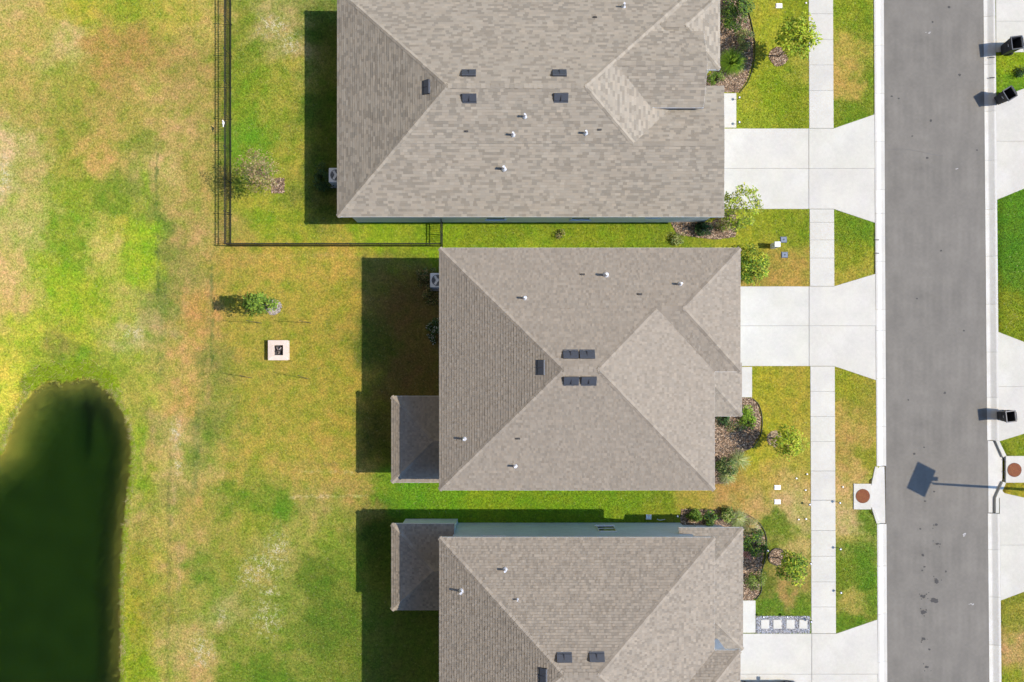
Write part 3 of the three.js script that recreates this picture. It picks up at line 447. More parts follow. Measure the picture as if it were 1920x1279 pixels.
function makeHouse(label, spec) {
  const H = thing('house', label, 'house', null, 'row of three houses');
  const roof = new THREE.Group(); roof.name = 'roof'; H.add(roof);
  const faces = []; let seed = spec.seed;
  const toneCaps = [1.03, 0.95, 1.1, 0.86].map((k) => std(rgb(spec.look.color[0] * k, spec.look.color[1] * k, spec.look.color[2] * k), 0.95));
  for (const [eave, outlines, h0, pitch] of spec.slopes) for (const o of outlines) {
    const m = mesh('shingles', shingles(eave, o, h0, pitch, spec.look, seed++), shingleMat, roof); m.userData.kind = 'stuff';
    const a = eave[0], b = eave[1], L = Math.hypot(b[0] - a[0], b[1] - a[1]), al = [(b[0] - a[0]) / L, (b[1] - a[1]) / L]; let up = [-al[1], al[0]]; const c = o.reduce((s, p) => [s[0] + p[0] / o.length, s[1] + p[1] / o.length], [0, 0]);
    if ((c[0] - a[0]) * up[0] + (c[1] - a[1]) * up[1] < 0) up = [-up[0], -up[1]];
    faces.push({ o, h: (x, z) => h0 + pitch * U * ((x - a[0]) * up[0] + (z - a[1]) * up[1]), up, pitch });
    // roof deck under the shingles, so that the roof has thickness
    const deck = (dy) => o.map(([x, z]) => new THREE.Vector3(x * U, h0 + pitch * U * ((x - a[0]) * up[0] + (z - a[1]) * up[1]) + dy, z * U));
    const T = deck(-0.006), D = deck(-0.03), P = [], n = o.length; const flip = inside(o, c[0], c[1]) && o.reduce((s, p, i) => { const q = o[(i + 1) % n]; return s + p[0] * q[1] - q[0] * p[1]; }, 0) > 0;
    for (let i = 1; i + 1 < n; i++) for (const k of flip ? [0, i + 1, i] : [0, i, i + 1]) P.push(T[k].x, T[k].y, T[k].z);
    for (let i = 1; i + 1 < n; i++) for (const k of flip ? [0, i, i + 1] : [0, i + 1, i]) P.push(D[k].x, D[k].y, D[k].z);
    const g = new THREE.BufferGeometry(); g.setAttribute('position', new THREE.Float32BufferAttribute(P, 3)); g.computeVertexNormals(); mesh('roof_deck', g, fasciaMat, roof);
  }
  const over = (x, z) => { let best = null; for (const f of faces) if (inside(f.o, x, z)) { const h = f.h(x, z); if (!best || h > best.y) best = { y: h, f }; } return best; };
  const onRoof = (px, py) => { let h = spec.guess; let b; for (let i = 0; i < 9; i++) { const k = (ALT - h) / ALT; b = over((px - 960) * k, (py - 685) * k); if (b) h = b.y; } const p = at(px, py, h); return { p, f: b ? b.f : faces[0] }; };
  const seat = (m, s) => { const up = new THREE.Vector3(s.f.up[0], s.f.pitch, s.f.up[1]).normalize(), n = new THREE.Vector3(-s.f.up[0] * s.f.pitch, 1, -s.f.up[1] * s.f.pitch).normalize(), x = new THREE.Vector3().crossVectors(n, up.clone().negate()); m.matrix.makeBasis(x, n, up.clone().negate()); m.quaternion.setFromRotationMatrix(m.matrix); m.position.copy(s.p); return m; };
  // caps on hips and ridges, laid from the low end
  for (const [a, b] of spec.caps) {
    const A = new THREE.Vector3(a[0] * U, a[2], a[1] * U), B = new THREE.Vector3(b[0] * U, b[2], b[1] * U), L = A.distanceTo(B), n = Math.max(1, Math.floor(L / 0.255)), dir = B.clone().sub(A).normalize();
    for (let i = 0; i < n; i++) { const c = mesh('ridge_cap', capGeos[(R() * 3) | 0], toneCaps[(R() * 4) | 0], roof); c.position.copy(A).addScaledVector(dir, (i + 0.5) / n * L + 0.2); c.position.y += 0.034 + rr(-0.003, 0.003); c.lookAt(c.position.clone().sub(dir)); c.rotateZ(rr(-0.03, 0.03)); c.rotateY(rr(-0.04, 0.04)); }
  }
  for (const [px, py] of spec.vents ?? []) { const s = onRoof(px, py), v = seat(mesh('roof_vent', ventGeo, ventMat, H), s); v.position.y += 0.02; mesh('rib', ventRib, std(rgb(0.02, 0.02, 0.025), 0.6), v); }
  for (const [px, py, k = 1] of spec.pipes ?? []) { const s = onRoof(px, py), m = mesh('vent_pipe', pipeGeo, leadMat, H, s.p); m.scale.setScalar(k); }
  for (const [px, py] of spec.stubs ?? []) { const s = onRoof(px, py); seat(mesh('vent_cap', stubGeo, stubMat, H), s); }
  // fascia boards along the eaves
  for (const [a, b, h] of spec.fascia) { const A = new THREE.Vector3(a[0] * U, h, a[1] * U), B = new THREE.Vector3(b[0] * U, (b[2] ?? h), b[1] * U), L = A.distanceTo(B); const m = mesh('fascia', box(0.024, 0.17, L - 0.004, 0, -0.095, 0), fasciaMat, H, A.clone().add(B).multiplyScalar(0.5)); m.lookAt(B); }
  spec.walls.forEach(([x0, z0, x1, z1, y0, y1], i) => mesh('wall', box((x1 - x0) * U, y1 - y0, (z1 - z0) * U, (x0 + x1) / 2 * U, (y0 + y1) / 2, (z0 + z1) / 2 * U), spec.wallMat, H));
  for (const [x0, z0, x1, z1, y] of spec.soffits) mesh('soffit', box((x1 - x0) * U, 0.02, (z1 - z0) * U, (x0 + x1) / 2 * U, y, (z0 + z1) / 2 * U), fasciaMat, H);
  // windows: facing is the outward z direction
  for (const [xc, zw, w, y0, y1, face] of spec.windows) {
    const g = new THREE.Group(); g.name = 'window'; H.add(g); g.position.set(xc * U, (y0 + y1) / 2, zw * U); const h = y1 - y0;
    mesh('pane', box(w - 0.08, h - 0.08, 0.02, 0, 0, face * 0.012), paneMat, g);
    for (const s of [-1, 1]) { mesh('frame', box(0.06, h, 0.05, s * (w / 2 - 0.03), 0, face * 0.022), winFrame, g); mesh('frame', box(w - 0.124, 0.06, 0.05, 0, s * (h / 2 - 0.03), face * 0.022), winFrame, g); }
    mesh('frame', box(w - 0.124, 0.04, 0.04, 0, 0, face * 0.03), winFrame, g); mesh('sill', box(w + 0.12, 0.06, 0.1, 0, -h / 2 - 0.033, face * 0.05), winFrame, g);
  }
  return { H, onRoof };
}
const stucco = (r, g, b, seed) => { const n = tileNoise(90, seed), n2 = tileNoise(7, seed + 1), t = dataTexture(256, 256, (i, j, c) => { const v = 0.9 + 0.08 * n(i / 256, j / 256) + 0.05 * n2(i / 256, j / 256) + 0.04 * (R() - 0.5); c[0] = c[1] = c[2] = v; }); t.repeat.set(3, 3); return new THREE.MeshStandardMaterial({ color: rgb(r, g, b), map: t, roughness: 0.9 }); };

// the two-storey plan, and its mirror image for the house to the south
const E2 = 5.62, E1 = 2.78, P2 = 0.305, P1 = 0.3;
function twoStorey(label, cz, mir, wS, extra) {
  const Z = (z) => cz + (mir ? -1 : 1) * z, q = (l) => l.map(([x, z, ...r]) => [x, Z(z), ...r]);
  const x0 = -118.5, x1 = 330, hf = 197.2, ze = hf, ax = x0 + hf, bx = x1 - hf, wx = 372, wh = (wS + ze) / 2, wr = wS - wh;
  const top = E2 + P2 * hf * U, wt = E2 + P2 * wh * U;
  const slopes = [
    [q([[x0, -ze], [x0, ze]]), [q([[x0, -ze], [ax, 0], [x0, ze]])], E2, P2],
    [q([[x0, ze], [x1, ze]]), [q([[x0, ze], [ax, 0], [bx, 0], [x1, ze]])], E2, P2],
    [q([[x0, -ze], [wx, -ze]]), [q([[x0, -ze], [wx, -ze], [wx - wh, wr], [x0 + wh, wr]]), q([[x0 + wh, wr], [x1 - wh, wr], [bx, 0], [ax, 0]])], E2, P2],
    [q([[x1, wS], [x1, ze]]), [q([[x1, ze], [bx, 0], [x1 - wh, wr], [x1, wS]])], E2, P2],
    [q([[x1, wS], [wx, wS]]), [q([[x1, wS], [x1 - wh, wr], [wx - wh, wr], [wx, wS]])], E2, P2],
    [q([[wx, -ze], [wx, wS]]), [q([[wx, -ze], [wx - wh, wr], [wx, wS]])], E2, P2],
  ];
  const caps = [[[x0, -ze, E2], [ax, 0, top]], [[x0, ze, E2], [ax, 0, top]], [[x1, ze, E2], [bx, 0, top]], [[x1 - wh, wr, wt], [bx, 0, top]], [[ax, 0, top], [bx, 0, top]], [[wx, -ze, E2], [wx - wh, wr, wt]], [[wx, wS, E2], [wx - wh, wr, wt]], [[wx - wh, wr, wt], [x1 - wh, wr, wt]]].map(([a, b]) => q([a, b]));
  // lanai roof at the back
  const lx = -211.5, lA = 48, lB = 199.5, lh = (lB - lA) / 2, lm = (lA + lB) / 2, lw = -101, lt = E1 + P1 * lh * U;
  slopes.push([q([[lx, lA], [lx, lB]]), [q([[lx, lA], [lx + lh, lm], [lx, lB]])], E1, P1], [q([[lx, lB], [lw, lB]]), [q([[lx, lB], [lx + lh, lm], [lw, lm], [lw, lB]])], E1, P1], [q([[lx, lA], [lw, lA]]), [q([[lx, lA], [lw, lA], [lw, lm], [lx + lh, lm]])], E1, P1]);
  caps.push(q([[lx, lA, E1], [lx + lh, lm, lt]]), q([[lx, lB, E1], [lx + lh, lm, lt]]), q([[lx + lh, lm, lt], [lw, lm, lt]]));
  const fl = [[[x0, -ze], [wx, -ze]], [[wx, -ze], [wx, wS]], [[wx, wS], [x1, wS]], [[x1, wS], [x1, ze]], [[x1, ze], [x0, ze]], [[x0, ze], [x0, -ze]]].map(([a, b]) => [...q([a, b]), E2]);
  fl.push(...[[[lw, lA], [lx, lA]], [[lx, lA], [lx, lB]], [[lx, lB], [lw, lB]]].map(([a, b]) => [...q([a, b]), E1]));
  const wl = (a, b, c, d, y0, y1) => { const z1 = Z(b), z2 = Z(d); return [a, Math.min(z1, z2), c, Math.max(z1, z2), y0, y1]; };
  const walls = [wl(x0 + 16, -ze + 15, x1 - 15, ze - 15, -0.1, E2 - 0.18), wl(x1 - 15.2, -ze + 15.2, wx - 14, wS - 12, -0.1, E2 - 0.181)];
  const soffits = [wl(x0 + 0.5, -ze + 0.5, x1 - 0.5, ze - 0.5, 0, 0), wl(x1 - 0.4, -ze + 0.6, wx - 0.5, wS - 0.5, 0, 0)].map((w) => [...w.slice(0, 4), E2 - 0.165]);
  soffits.push([...wl(lx + 0.5, lA + 0.5, lw - 2, lB - 0.5, 0, 0).slice(0, 4), E1 - 0.165]);
  // lanai: a solid side wall under the outer eave, corner posts and a knee wall
  walls.push(wl(lx + 12, lB - 15.5, lw - 0.5, lB - 10, -0.1, E1 - 0.18), wl(lx + 12, lA + 10, lx + 18, lA + 16, -0.1, E1 - 0.18), wl(lx + 12, lB - 60, lx + 17, lB - 15.8, -0.1, 0.9), wl(lx + 12, lA + 16.4, lx + 17, lA + 60, -0.1, 0.9));
  const spec = { seed: 100 + cz | 0, guess: 7, slopes, caps, fascia: fl, walls, soffits, windows: [], ...extra(q, Z, slopes, caps, fl, walls, soffits) };
  spec.slopes = slopes;
  return makeHouse(label, spec);
}
const greyShingle = { color: [0.244, 0.207, 0.158], exposure: 0.146, tab: [0.075, 0.17], lap: 0.024, dark: 0.89, pale: 1.06, darkShare: 0.24, grain: 0.11, under: 0.91 };
const blueStucco = stucco(0.66, 0.72, 0.76, 61), paleStucco = stucco(0.76, 0.77, 0.72, 63);
const roofB = twoStorey('grey hip roofed house in the middle of the row, beside the fire pit lawn', 6.2, false, 4.2, (q, Z, slopes, caps, fl, walls, soffits) => {
  // entry porch roof at the front
  const ex = 403, es = 83, en = 0, wl = 312, pt = E1 + P1 * (ex - wl) * U;
  slopes.push([q([[ex, en], [ex, es]]), [q([[ex, en], [ex, es], [wl, es - (ex - wl)], [wl, en - 20], [wl + 44, en - 12]].slice(0, 2).concat([[wl + 8, es - (ex - wl) + 8], [wl + 8, en - 11], [ex, en - 11]]))], E1, P1], [q([[wl, es], [ex, es]]), [q([[wl + 8, es], [ex, es], [wl + 8, es - (ex - wl) + 8]])], E1, P1]);
  caps.push(q([[ex, es, E1], [wl + 18, es - (ex - wl) + 18, E1 + P1 * (ex - wl - 18) * U]]));
  fl.push([...q([[ex, en - 11], [ex, es]]), E1], [...q([[ex, es], [wl + 8, es]]), E1]);
  walls.push([ex - 22, Z(es - 22), ex - 12, Z(es - 12), -0.1, E1 - 0.18]);
  soffits.push([320, Z(-6), ex - 0.5, Z(es - 0.5), E1 - 0.165]);
  return { look: greyShingle, wallMat: blueStucco, vents: [[1070, 664], [1101, 664], [1071, 715], [1104, 715], [1013, 689]], pipes: [[1136, 516, 1.25], [984, 559], [1275, 533], [871, 823], [966, 874]], stubs: [[1093, 515], [1200, 552], [971, 822]], windows: [] };
});
const roofC = twoStorey('grey hip roofed house with blue grey walls, south of the middle house', 477.4, true, 13.2, (q, Z, slopes, caps, fl, walls, soffits) => {
  // long lower roof across the front
  const ex = 405, n = 192.5, s = -21.5, wl = 312, d = ex - wl;   // n: outer end, s: end by the wing (mirror frame)
  slopes.push([q([[ex, s], [ex, n]]), [q([[ex, s], [ex, n], [wl + 6, n - d + 6], [wl + 6, s + d - 6]])], E1, P1], [q([[wl, n], [ex, n]]), [q([[wl - 20, n], [ex, n], [wl + 6, n - d + 6], [wl - 20, n - d + 6]])], E1, P1], [q([[wl, s], [ex, s]]), [q([[wl + 6, s], [ex, s], [wl + 6, s + d - 6]])], E1, P1]);
  caps.push(q([[ex, n, E1], [wl + 6, n - d + 6, E1 + P1 * (d - 6) * U]]), q([[ex, s, E1], [wl + 6, s + d - 6, E1 + P1 * (d - 6) * U]]));
  fl.push([...q([[ex, s], [ex, n]]), E1], [...q([[ex, n], [wl - 20, n]]), E1], [...q([[ex, s], [wl + 46, s]]), E1]);
  walls.push([314, Z(n - 14), ex - 14, Z(s + 20), -0.1, E1 - 0.18]);
  soffits.push([316, Z(n - 0.5), ex - 0.5, Z(s + 0.5), E1 - 0.165]);
  const zn = Z(182.2);
  return { look: { ...greyShingle, darkShare: 0.3, dark: 0.84, grain: 0.18 }, wallMat: blueStucco, vents: [[1058, 1232], [1119, 1231], [1017, 1266]], pipes: [[947, 1068], [865, 1108, 1.1], [970, 1124, 0.6]], stubs: [],
    windows: [[-30, zn, 1.25, 3.6, 4.9, -1], [100, zn, 0.5, 3.9, 4.6, -1], [170, zn, 1.1, 1.0, 2.3, -1]] };
});
{
  const eA = 2.85, pA = 0.365, x0 = -306, x1 = 320, zn = -659, zs = -260, hf = 199.5, rz = -459.5, ax = x0 + hf, bx = x1 - hf, top = eA + pA * hf * U;
  const gx = 371, gr = -374.5, gN = -489, gh = 114.5, gt = eA + pA * gh * U, e3 = eA + pA * 86 * U - 0.04, w3 = 327, s3 = -440, n3 = -570, r3 = -505, t3 = e3 + pA * 65 * U;
  const slopes = [
    [[[x0, zn], [x0, zs]], [[[x0, zn], [ax, rz], [x0, zs]]], eA, pA],
    [[[x0, zs], [gx, zs]], [[[x0, zs], [gx, zs], [359, gr], [x0 + gh, gr]], [[x0 + gh, gr], [x1 - gh, gr], [bx, rz], [ax, rz]]], eA, pA],
    [[[x1, gN], [gx, gN]], [[[x1, gN], [gx, gN], [359, gr], [x1 - gh, gr]]], eA, pA],
    [[[x1, zn], [x1, gN]], [[[x1 - gh, gr], [x1, gN], [x1, zn], [bx, rz]]], eA, pA],
    [[[x0, zn], [x1, zn]], [[[x0, zn], [x1, zn], [bx, rz], [ax, rz]]], eA, pA],
    [[[234, s3], [w3, s3]], [[[234, s3], [w3, s3], [w3, r3], [168, r3]]], e3, pA],
    [[[234, n3], [w3, n3]], [[[234, n3], [w3, n3], [w3, r3], [168, r3]]], e3, pA],
    [[[320, -518], [364, -518]], [[[320, -518], [364, -518], [298, -584], [254, -584]]], eA, pA],
    [[[364, -650], [364, -518]], [[[364, -650], [364, -518], [298, -584]]], eA, pA],
    [[[320, -650], [364, -650]], [[[320, -650], [364, -650], [298, -584], [254, -584]]], eA, pA],
  ];
  const bt = eA + pA * 66 * U;
  const caps = [[[x0, zs, eA], [ax, rz, top]], [[x0, zn, eA], [ax, rz, top]], [[ax, rz, top], [bx, rz, top]], [[x1 - gh, gr, gt], [bx, rz, top]], [[x1, zn, eA], [bx, rz, top]], [[359, gr, gt], [x1 - gh, gr, gt]], [[w3, r3, t3], [168, r3, t3]], [[364, -518, eA], [298, -584, bt]], [[364, -650, eA], [298, -584, bt]], [[298, -584, bt], [256, -584, bt]]];
  const fascia = [[[x0, zn], [x0, zs], eA], [[x0, zs], [gx, zs], eA], [[gx, gN], [x1, gN], eA], [[x1, zn], [x0, zn], eA], [[320, -518], [364, -518], eA], [[364, -518], [364, -650], eA], [[gx, zs], [359, gr, gt], eA], [[gx, gN], [359, gr, gt], eA], [[w3, s3], [236, s3], e3], [[w3, n3], [236, n3], e3], [[w3, s3], [w3, r3, t3], e3], [[w3, n3], [w3, r3, t3], e3], [[x1, -489], [x1, -518], eA]];
  const walls = [[-290, -645, 312, -268, -0.1, eA - 0.18], [311.8, -480, 360, -268.1, -0.1, eA - 0.181], [311.7, -640, 352, -526, -0.1, eA - 0.182], [240, -563, 316, -447, eA - 0.17, e3 - 0.1]];
  const soffits = [[x0 + 0.5, zn + 0.5, x1 - 0.5, zs - 0.5, eA - 0.165], [x1 - 0.4, gN + 0.5, gx - 0.5, zs - 0.6, eA - 0.166], [x1 - 0.3, -649.5, 363.5, -518.5, eA - 0.167]];
  const A = makeHouse('single storey house with mottled taupe shingles, north of the middle house', { seed: 900, guess: 4.5, slopes, caps, fascia, walls, soffits, wallMat: paleStucco,
    look: { color: [0.270, 0.234, 0.178], exposure: 0.15, tab: [0.17, 0.38], lap: 0.021, dark: 0.80, pale: 1.09, darkShare: 0.34, grain: 0.12, under: 0.96 },
    vents: [[879, 137], [1049, 137], [880, 185], [1052, 184], [799, 164]], pipes: [[984, 219], [962, 253], [945, 317, 1.2], [1098, 250], [1169, 13]], stubs: [[874, 246], [1124, 243], [1116, 33]],
    windows: [[-30, -268, 1.2, 0.9, 2.2, 1], [125, -268, 1.2, 0.9, 2.2, 1], [255, -268.1, 0.8, 1.5, 2.2, 1]] });
  // gable ends of the garage and of the front room
  const gable = (x, za, zb, zr, h0, ht) => { const s = new THREE.Shape([[-za * U, h0], [-zb * U, h0], [-zr * U, ht]].map(([a, b]) => new THREE.Vector2(a, b))); const g = new THREE.ExtrudeGeometry(s, { depth: 0.12, bevelEnabled: false }); g.rotateY(Math.PI / 2).translate(x * U - 0.12, 0, 0); mesh('gable_wall', g, paleStucco, A.H); };
  gable(357, zs - 6, gN + 6, gr, eA - 0.19, gt - 0.09); gable(316.4, s3 - 5, n3 + 5, r3, e3 - 0.11, t3 - 0.08);
}
// air conditioners beside the west walls
const acMetal = std(rgb(0.62, 0.65, 0.67), 0.5, { metalness: 0.2 }), acDark = std(rgb(0.05, 0.06, 0.07), 0.6);
for (const [px, py, label] of [[823, 529, 'air conditioner unit against the west wall of the middle house'], [637, 336, 'air conditioner unit against the west wall of the mottled roof house']]) {
  const t = thing('air_conditioner', label, 'air conditioner', at(px, py, 0), 'outdoor condenser units');
  mesh('pad', prism([[-0.55, -0.55], [0.55, -0.55], [0.55, 0.55], [-0.55, 0.55]], -0.03, 0.07, 0.01), concretes[1], t);
  mesh('cabinet', rbox(0.9, 0.86, 0.9, 0.05, 0, 0.5, 0), acMetal, t);
  for (let i = 0; i < 6; i++) mesh('louvre', box(0.92, 0.02, 0.8, 0, 0.2 + i * 0.1, 0), acMetal, t);
  mesh('fan_well', cyl(0.34, 0.34, 0.02, 32, 0, 0.932, 0), acDark, t);
  for (let i = 0; i < 3; i++) { const b = mesh('fan_blade', box(0.27, 0.008, 0.14, 0.17, 0, 0).rotateX(0.1), acMetal, t, new THREE.Vector3(0, 0.95, 0)); b.rotation.y = i * 2.094; }
  for (const r of [0.12, 0.2, 0.28, 0.345]) mesh('guard_ring', new THREE.TorusGeometry(r, 0.006, 5, 30).rotateX(Math.PI / 2).translate(0, 0.97, 0), acMetal, t);
  mesh('fan_hub', cyl(0.07, 0.07, 0.03, 16, 0, 0.965, 0), acMetal, t);
}

// ---------------------------------------------------------------- black picket fence round the north back yard
{
  const black = std(rgb(0.014, 0.016, 0.015), 0.45);
  const picket = box(0.028, 0.98, 0.028, 0, 0.56, 0), post = join([box(0.055, 1.16, 0.055, 0, 0.56, 0), new THREE.ConeGeometry(0.045, 0.04, 4).rotateY(Math.PI / 4).translate(0, 1.16, 0)]);
  const run = (label, x0, y0, x1, y1, posts) => {
    const A = at(x0, y0, 0), B = at(x1, y1, 0), L = A.distanceTo(B), t = thing('picket_fence', label, 'fence', A, 'black metal fence around the back yard');
    t.rotation.y = Math.atan2(-(B.z - A.z), B.x - A.x);
    for (const s of posts) mesh('post', post, black, t, new THREE.Vector3(s * L, 0, 0));
    for (let i = 0; i + 1 < posts.length; i++) {
      const a = posts[i] * L + 0.03, b = posts[i + 1] * L - 0.03, n = Math.max(1, Math.round((b - a) / 0.108));
      for (const h of [0.12, 0.86, 1.06]) mesh('rail', box(b - a, 0.042, 0.036, (a + b) / 2, h, 0), black, t);
      for (let k = 1; k < n; k++) mesh('picket', picket, black, t, new THREE.Vector3(mix(a, b, k / n), 0, 0));
    }
    return t;
  };
  const even = (n) => Array.from({ length: n + 1 }, (_, i) => i / n);
  run('black picket fence along the west side of the north back yard', 434, -13, 434, 462, even(8));
  run('black picket fence along the south side of the north back yard', 434, 462, 830, 462, even(7).slice(0));
  run('short black picket fence return from the corner to the house wall', 830, 462, 830, 415, [0, 0.45, 1]);
  const b = thing('bird', 'small white bird perched on top of the black fence', 'bird', at(434, 244, 0).add(new THREE.Vector3(0, 1.08, 0)));
  const white = std(rgb(0.8, 0.8, 0.82), 0.7);
  const body = new THREE.SphereGeometry(0.5, 14, 10).scale(0.13, 0.13, 0.26), pa = body.attributes.position; for (let i = 0; i < pa.count; i++) if (pa.getZ(i) > 0) { pa.setX(i, pa.getX(i) * (1 - pa.getZ(i) * 2.6)); pa.setY(i, pa.getY(i) * (1 - pa.getZ(i) * 2.4) + pa.getZ(i) * 0.1); }
  mesh('body', join([body.translate(0, 0.13, 0), new THREE.SphereGeometry(0.042, 10, 8).translate(0, 0.22, -0.13), new THREE.CapsuleGeometry(0.026, 0.07, 4, 8).rotateX(-0.6).translate(0, 0.185, -0.105), box(0.05, 0.012, 0.12, 0, 0.13, 0.16)]), white, b);
  mesh('beak', new THREE.ConeGeometry(0.012, 0.06, 6).rotateX(-Math.PI / 2).translate(0, 0.215, -0.195), std(rgb(0.5, 0.3, 0.06), 0.6), b);
  for (const s of [-1, 1]) mesh('leg', cyl(0.006, 0.006, 0.09, 5, s * 0.025, 0.035, 0.01), std(rgb(0.1, 0.09, 0.06), 0.7), b);
}

// ---------------------------------------------------------------- planting
const leafMat = new THREE.MeshPhysicalMaterial({ color: 0xffffff, vertexColors: true, roughness: 0.92, transmission: 0.28, thickness: 0, side: THREE.DoubleSide, specularIntensity: 0.4 });
const barkMat = std(rgb(0.17, 0.12, 0.08), 0.95), twigMat = std(rgb(0.27, 0.19, 0.10), 0.95);
function leafGeo(list) { // list of {p, dir, len, wid, n, c}
  const P = [], N = [], C = [], side = new THREE.Vector3(), nn = new THREE.Vector3();
  for (const { p, dir, len, wid, out, c } of list) {
    side.crossVectors(dir, out); if (side.lengthSq() < 1e-6) side.set(1, 0, 0); side.normalize().multiplyScalar(wid);
    const tip = p.clone().addScaledVector(dir, len), mid = p.clone().addScaledVector(dir, len * 0.48), a = mid.clone().add(side).addScaledVector(out, wid * 0.25), b = mid.clone().sub(side).addScaledVector(out, wid * 0.25);
    nn.crossVectors(side, dir).normalize(); if (nn.dot(out) < 0) nn.negate(); nn.multiplyScalar(0.6).addScaledVector(out, 0.5).normalize();
    const fw = new THREE.Vector3().crossVectors(a.clone().sub(p), tip.clone().sub(p)).dot(nn) > 0;
    for (const v of fw ? [p, a, tip, p, tip, b] : [p, tip, a, p, b, tip]) { P.push(v.x, v.y, v.z); N.push(nn.x, nn.y, nn.z); C.push(...c); }
  }
  const g = new THREE.BufferGeometry(); g.setAttribute('position', new THREE.Float32BufferAttribute(P, 3)); g.setAttribute('normal', new THREE.Float32BufferAttribute(N, 3)); g.setAttribute('color', new THREE.Float32BufferAttribute(C, 3)); return g;
}
const V = (x, y, z) => new THREE.Vector3(x, y, z);
const unit = (r) => { for (;;) { const v = V(r() * 2 - 1, r() * 2 - 1, r() * 2 - 1), l = v.length(); if (l < 1 && l > 0.05) return v; } };
const tint = (pal, r) => { const c = pal[(r() * pal.length) | 0], k = 0.75 + 0.5 * r(); return [c[0] * k, c[1] * k, c[2] * k]; };
const GREEN = { lime: [[0.36, 0.42, 0.025], [0.28, 0.37, 0.022], [0.18, 0.28, 0.02], [0.44, 0.44, 0.05]], mid: [[0.10, 0.18, 0.018], [0.15, 0.25, 0.022], [0.21, 0.30, 0.03], [0.07, 0.13, 0.018]], dark: [[0.04, 0.09, 0.025], [0.06, 0.13, 0.03], [0.09, 0.15, 0.04], [0.03, 0.065, 0.02]], straw: [[0.40, 0.29, 0.13], [0.33, 0.22, 0.09], [0.43, 0.35, 0.16], [0.24, 0.24, 0.05]], olive: [[0.19, 0.24, 0.05], [0.28, 0.30, 0.08], [0.12, 0.18, 0.04], [0.34, 0.33, 0.12]], pale: [[0.36, 0.40, 0.14], [0.28, 0.34, 0.09], [0.42, 0.42, 0.2], [0.16, 0.24, 0.05]], red: [[0.34, 0.15, 0.12], [0.42, 0.24, 0.2], [0.24, 0.12, 0.09]] };
function crownLeaves(o) { // leaves in clumps through a crown
  const r = rng(o.seed), L = [], clumps = [];
  for (let i = 0; i < o.clumps; i++) { const v = unit(r); const l = v.length(); v.multiplyScalar(Math.pow(l, -0.45) * 0.92); const taper = o.taper ? 1 - o.taper * clamp(v.y) : 1; clumps.push({ c: V(v.x * o.rx * taper, v.y * o.ry, v.z * o.rz * taper), s: o.clump * (0.6 + 0.7 * r()), t: 0.8 + 0.4 * r() }); }
  for (let i = 0; i < o.n; i++) {
    const k = clumps[(r() * clumps.length) | 0], v = unit(r).multiplyScalar(k.s), p = k.c.clone().add(v), out = p.clone().divide(V(o.rx, o.ry, o.rz)).normalize().multiplyScalar(0.55).add(V(0, 0.5, 0)).add(unit(r).multiplyScalar(0.55)).normalize();
    const dir = unit(r).add(v.normalize().multiplyScalar(0.8)).add(V(0, -0.15, 0)); dir.addScaledVector(out, -dir.dot(out) * 0.8).normalize();
    const c = tint(o.pal, r).map((x) => x * k.t);
    L.push({ p, dir, len: o.leaf * (0.6 + 0.8 * r()), wid: o.leaf * (o.wide ?? 0.26) * (0.7 + 0.6 * r()), out, c });
  }
  return leafGeo(L);
}
const tube = (pts, r0, r1, n = 6, seg = 8) => { const c = new THREE.CatmullRomCurve3(pts), g = new THREE.TubeGeometry(c, seg, 1, n), p = g.attributes.position; for (let i = 0; i <= seg; i++) { const q = c.getPointAt(i / seg), rad = mix(r0, r1, i / seg); for (let j = 0; j <= n; j++) { const k = i * (n + 1) + j; p.setXYZ(k, q.x + (p.getX(k) - q.x) * rad, q.y + (p.getY(k) - q.y) * rad, q.z + (p.getZ(k) - q.z) * rad); } } return g; };
function limbs(base, top, o, r) { // trunk and branches that reach into the crown
  const out = [tube([V(0, -0.05, 0), V(0.03, top * 0.35, -0.02), V(-0.02, top * 0.7, 0.03), V(0.02, top, 0)], base, base * 0.3)];
  for (let i = 0; i < (o.branches ?? 12); i++) { const y = mix(o.from * 0.95, top * 0.92, r()), v = unit(r), q = V(v.x * o.rx, clamp(y + o.ry * (0.2 + 0.5 * r()), 0, o.cy + o.ry), v.z * o.rz); out.push(tube([V(0, y * 0.92, 0), V(q.x * 0.45, (y + q.y) / 2 - 0.03, q.z * 0.45), q], base * 0.34, base * 0.1, 5, 5)); }
  return join(out);
}
function tree(name, label, px, py, o) {
  const t = thing(name, label, 'tree', at(px, py, 0), o.group), r = rng(o.seed);
  mesh('trunk', limbs(o.trunk ?? 0.045, o.cy + o.ry * 0.6, o, r), o.bark ?? barkMat, t);
  mesh('crown', crownLeaves(o).translate(o.dx ?? 0, o.cy, o.dz ?? 0), leafMat, t);
  if (o.twigs) { const tw = []; for (let i = 0; i < o.twigs; i++) { const v = unit(r), a = V(v.x * o.rx * 0.4, o.cy + v.y * o.ry * 0.5, v.z * o.rz * 0.4), d = unit(r).add(V(v.x, 0.4, v.z)).normalize(), b = a.clone().addScaledVector(d, rr(0.35, 0.8)); tw.push(tube([a, a.clone().lerp(b, 0.5).add(V(rr(-0.04, 0.04), rr(-0.04, 0.04), rr(-0.04, 0.04))), b], 0.009, 0.003, 3, 3)); } mesh('twigs', join(tw), twigMat, t); }
  return t;
}
tree('young_tree', 'young leafy green tree on the back lawn beside the fire pit', 511, 577, { seed: 1, cy: 2.35, ry: 1.5, rx: 0.95, rz: 0.68, from: 0.9, clumps: 24, clump: 0.27, n: 1500, leaf: 0.17, pal: GREEN.mid.concat([[0.24, 0.34, 0.04]]), taper: 0.75, dx: 0.05 });
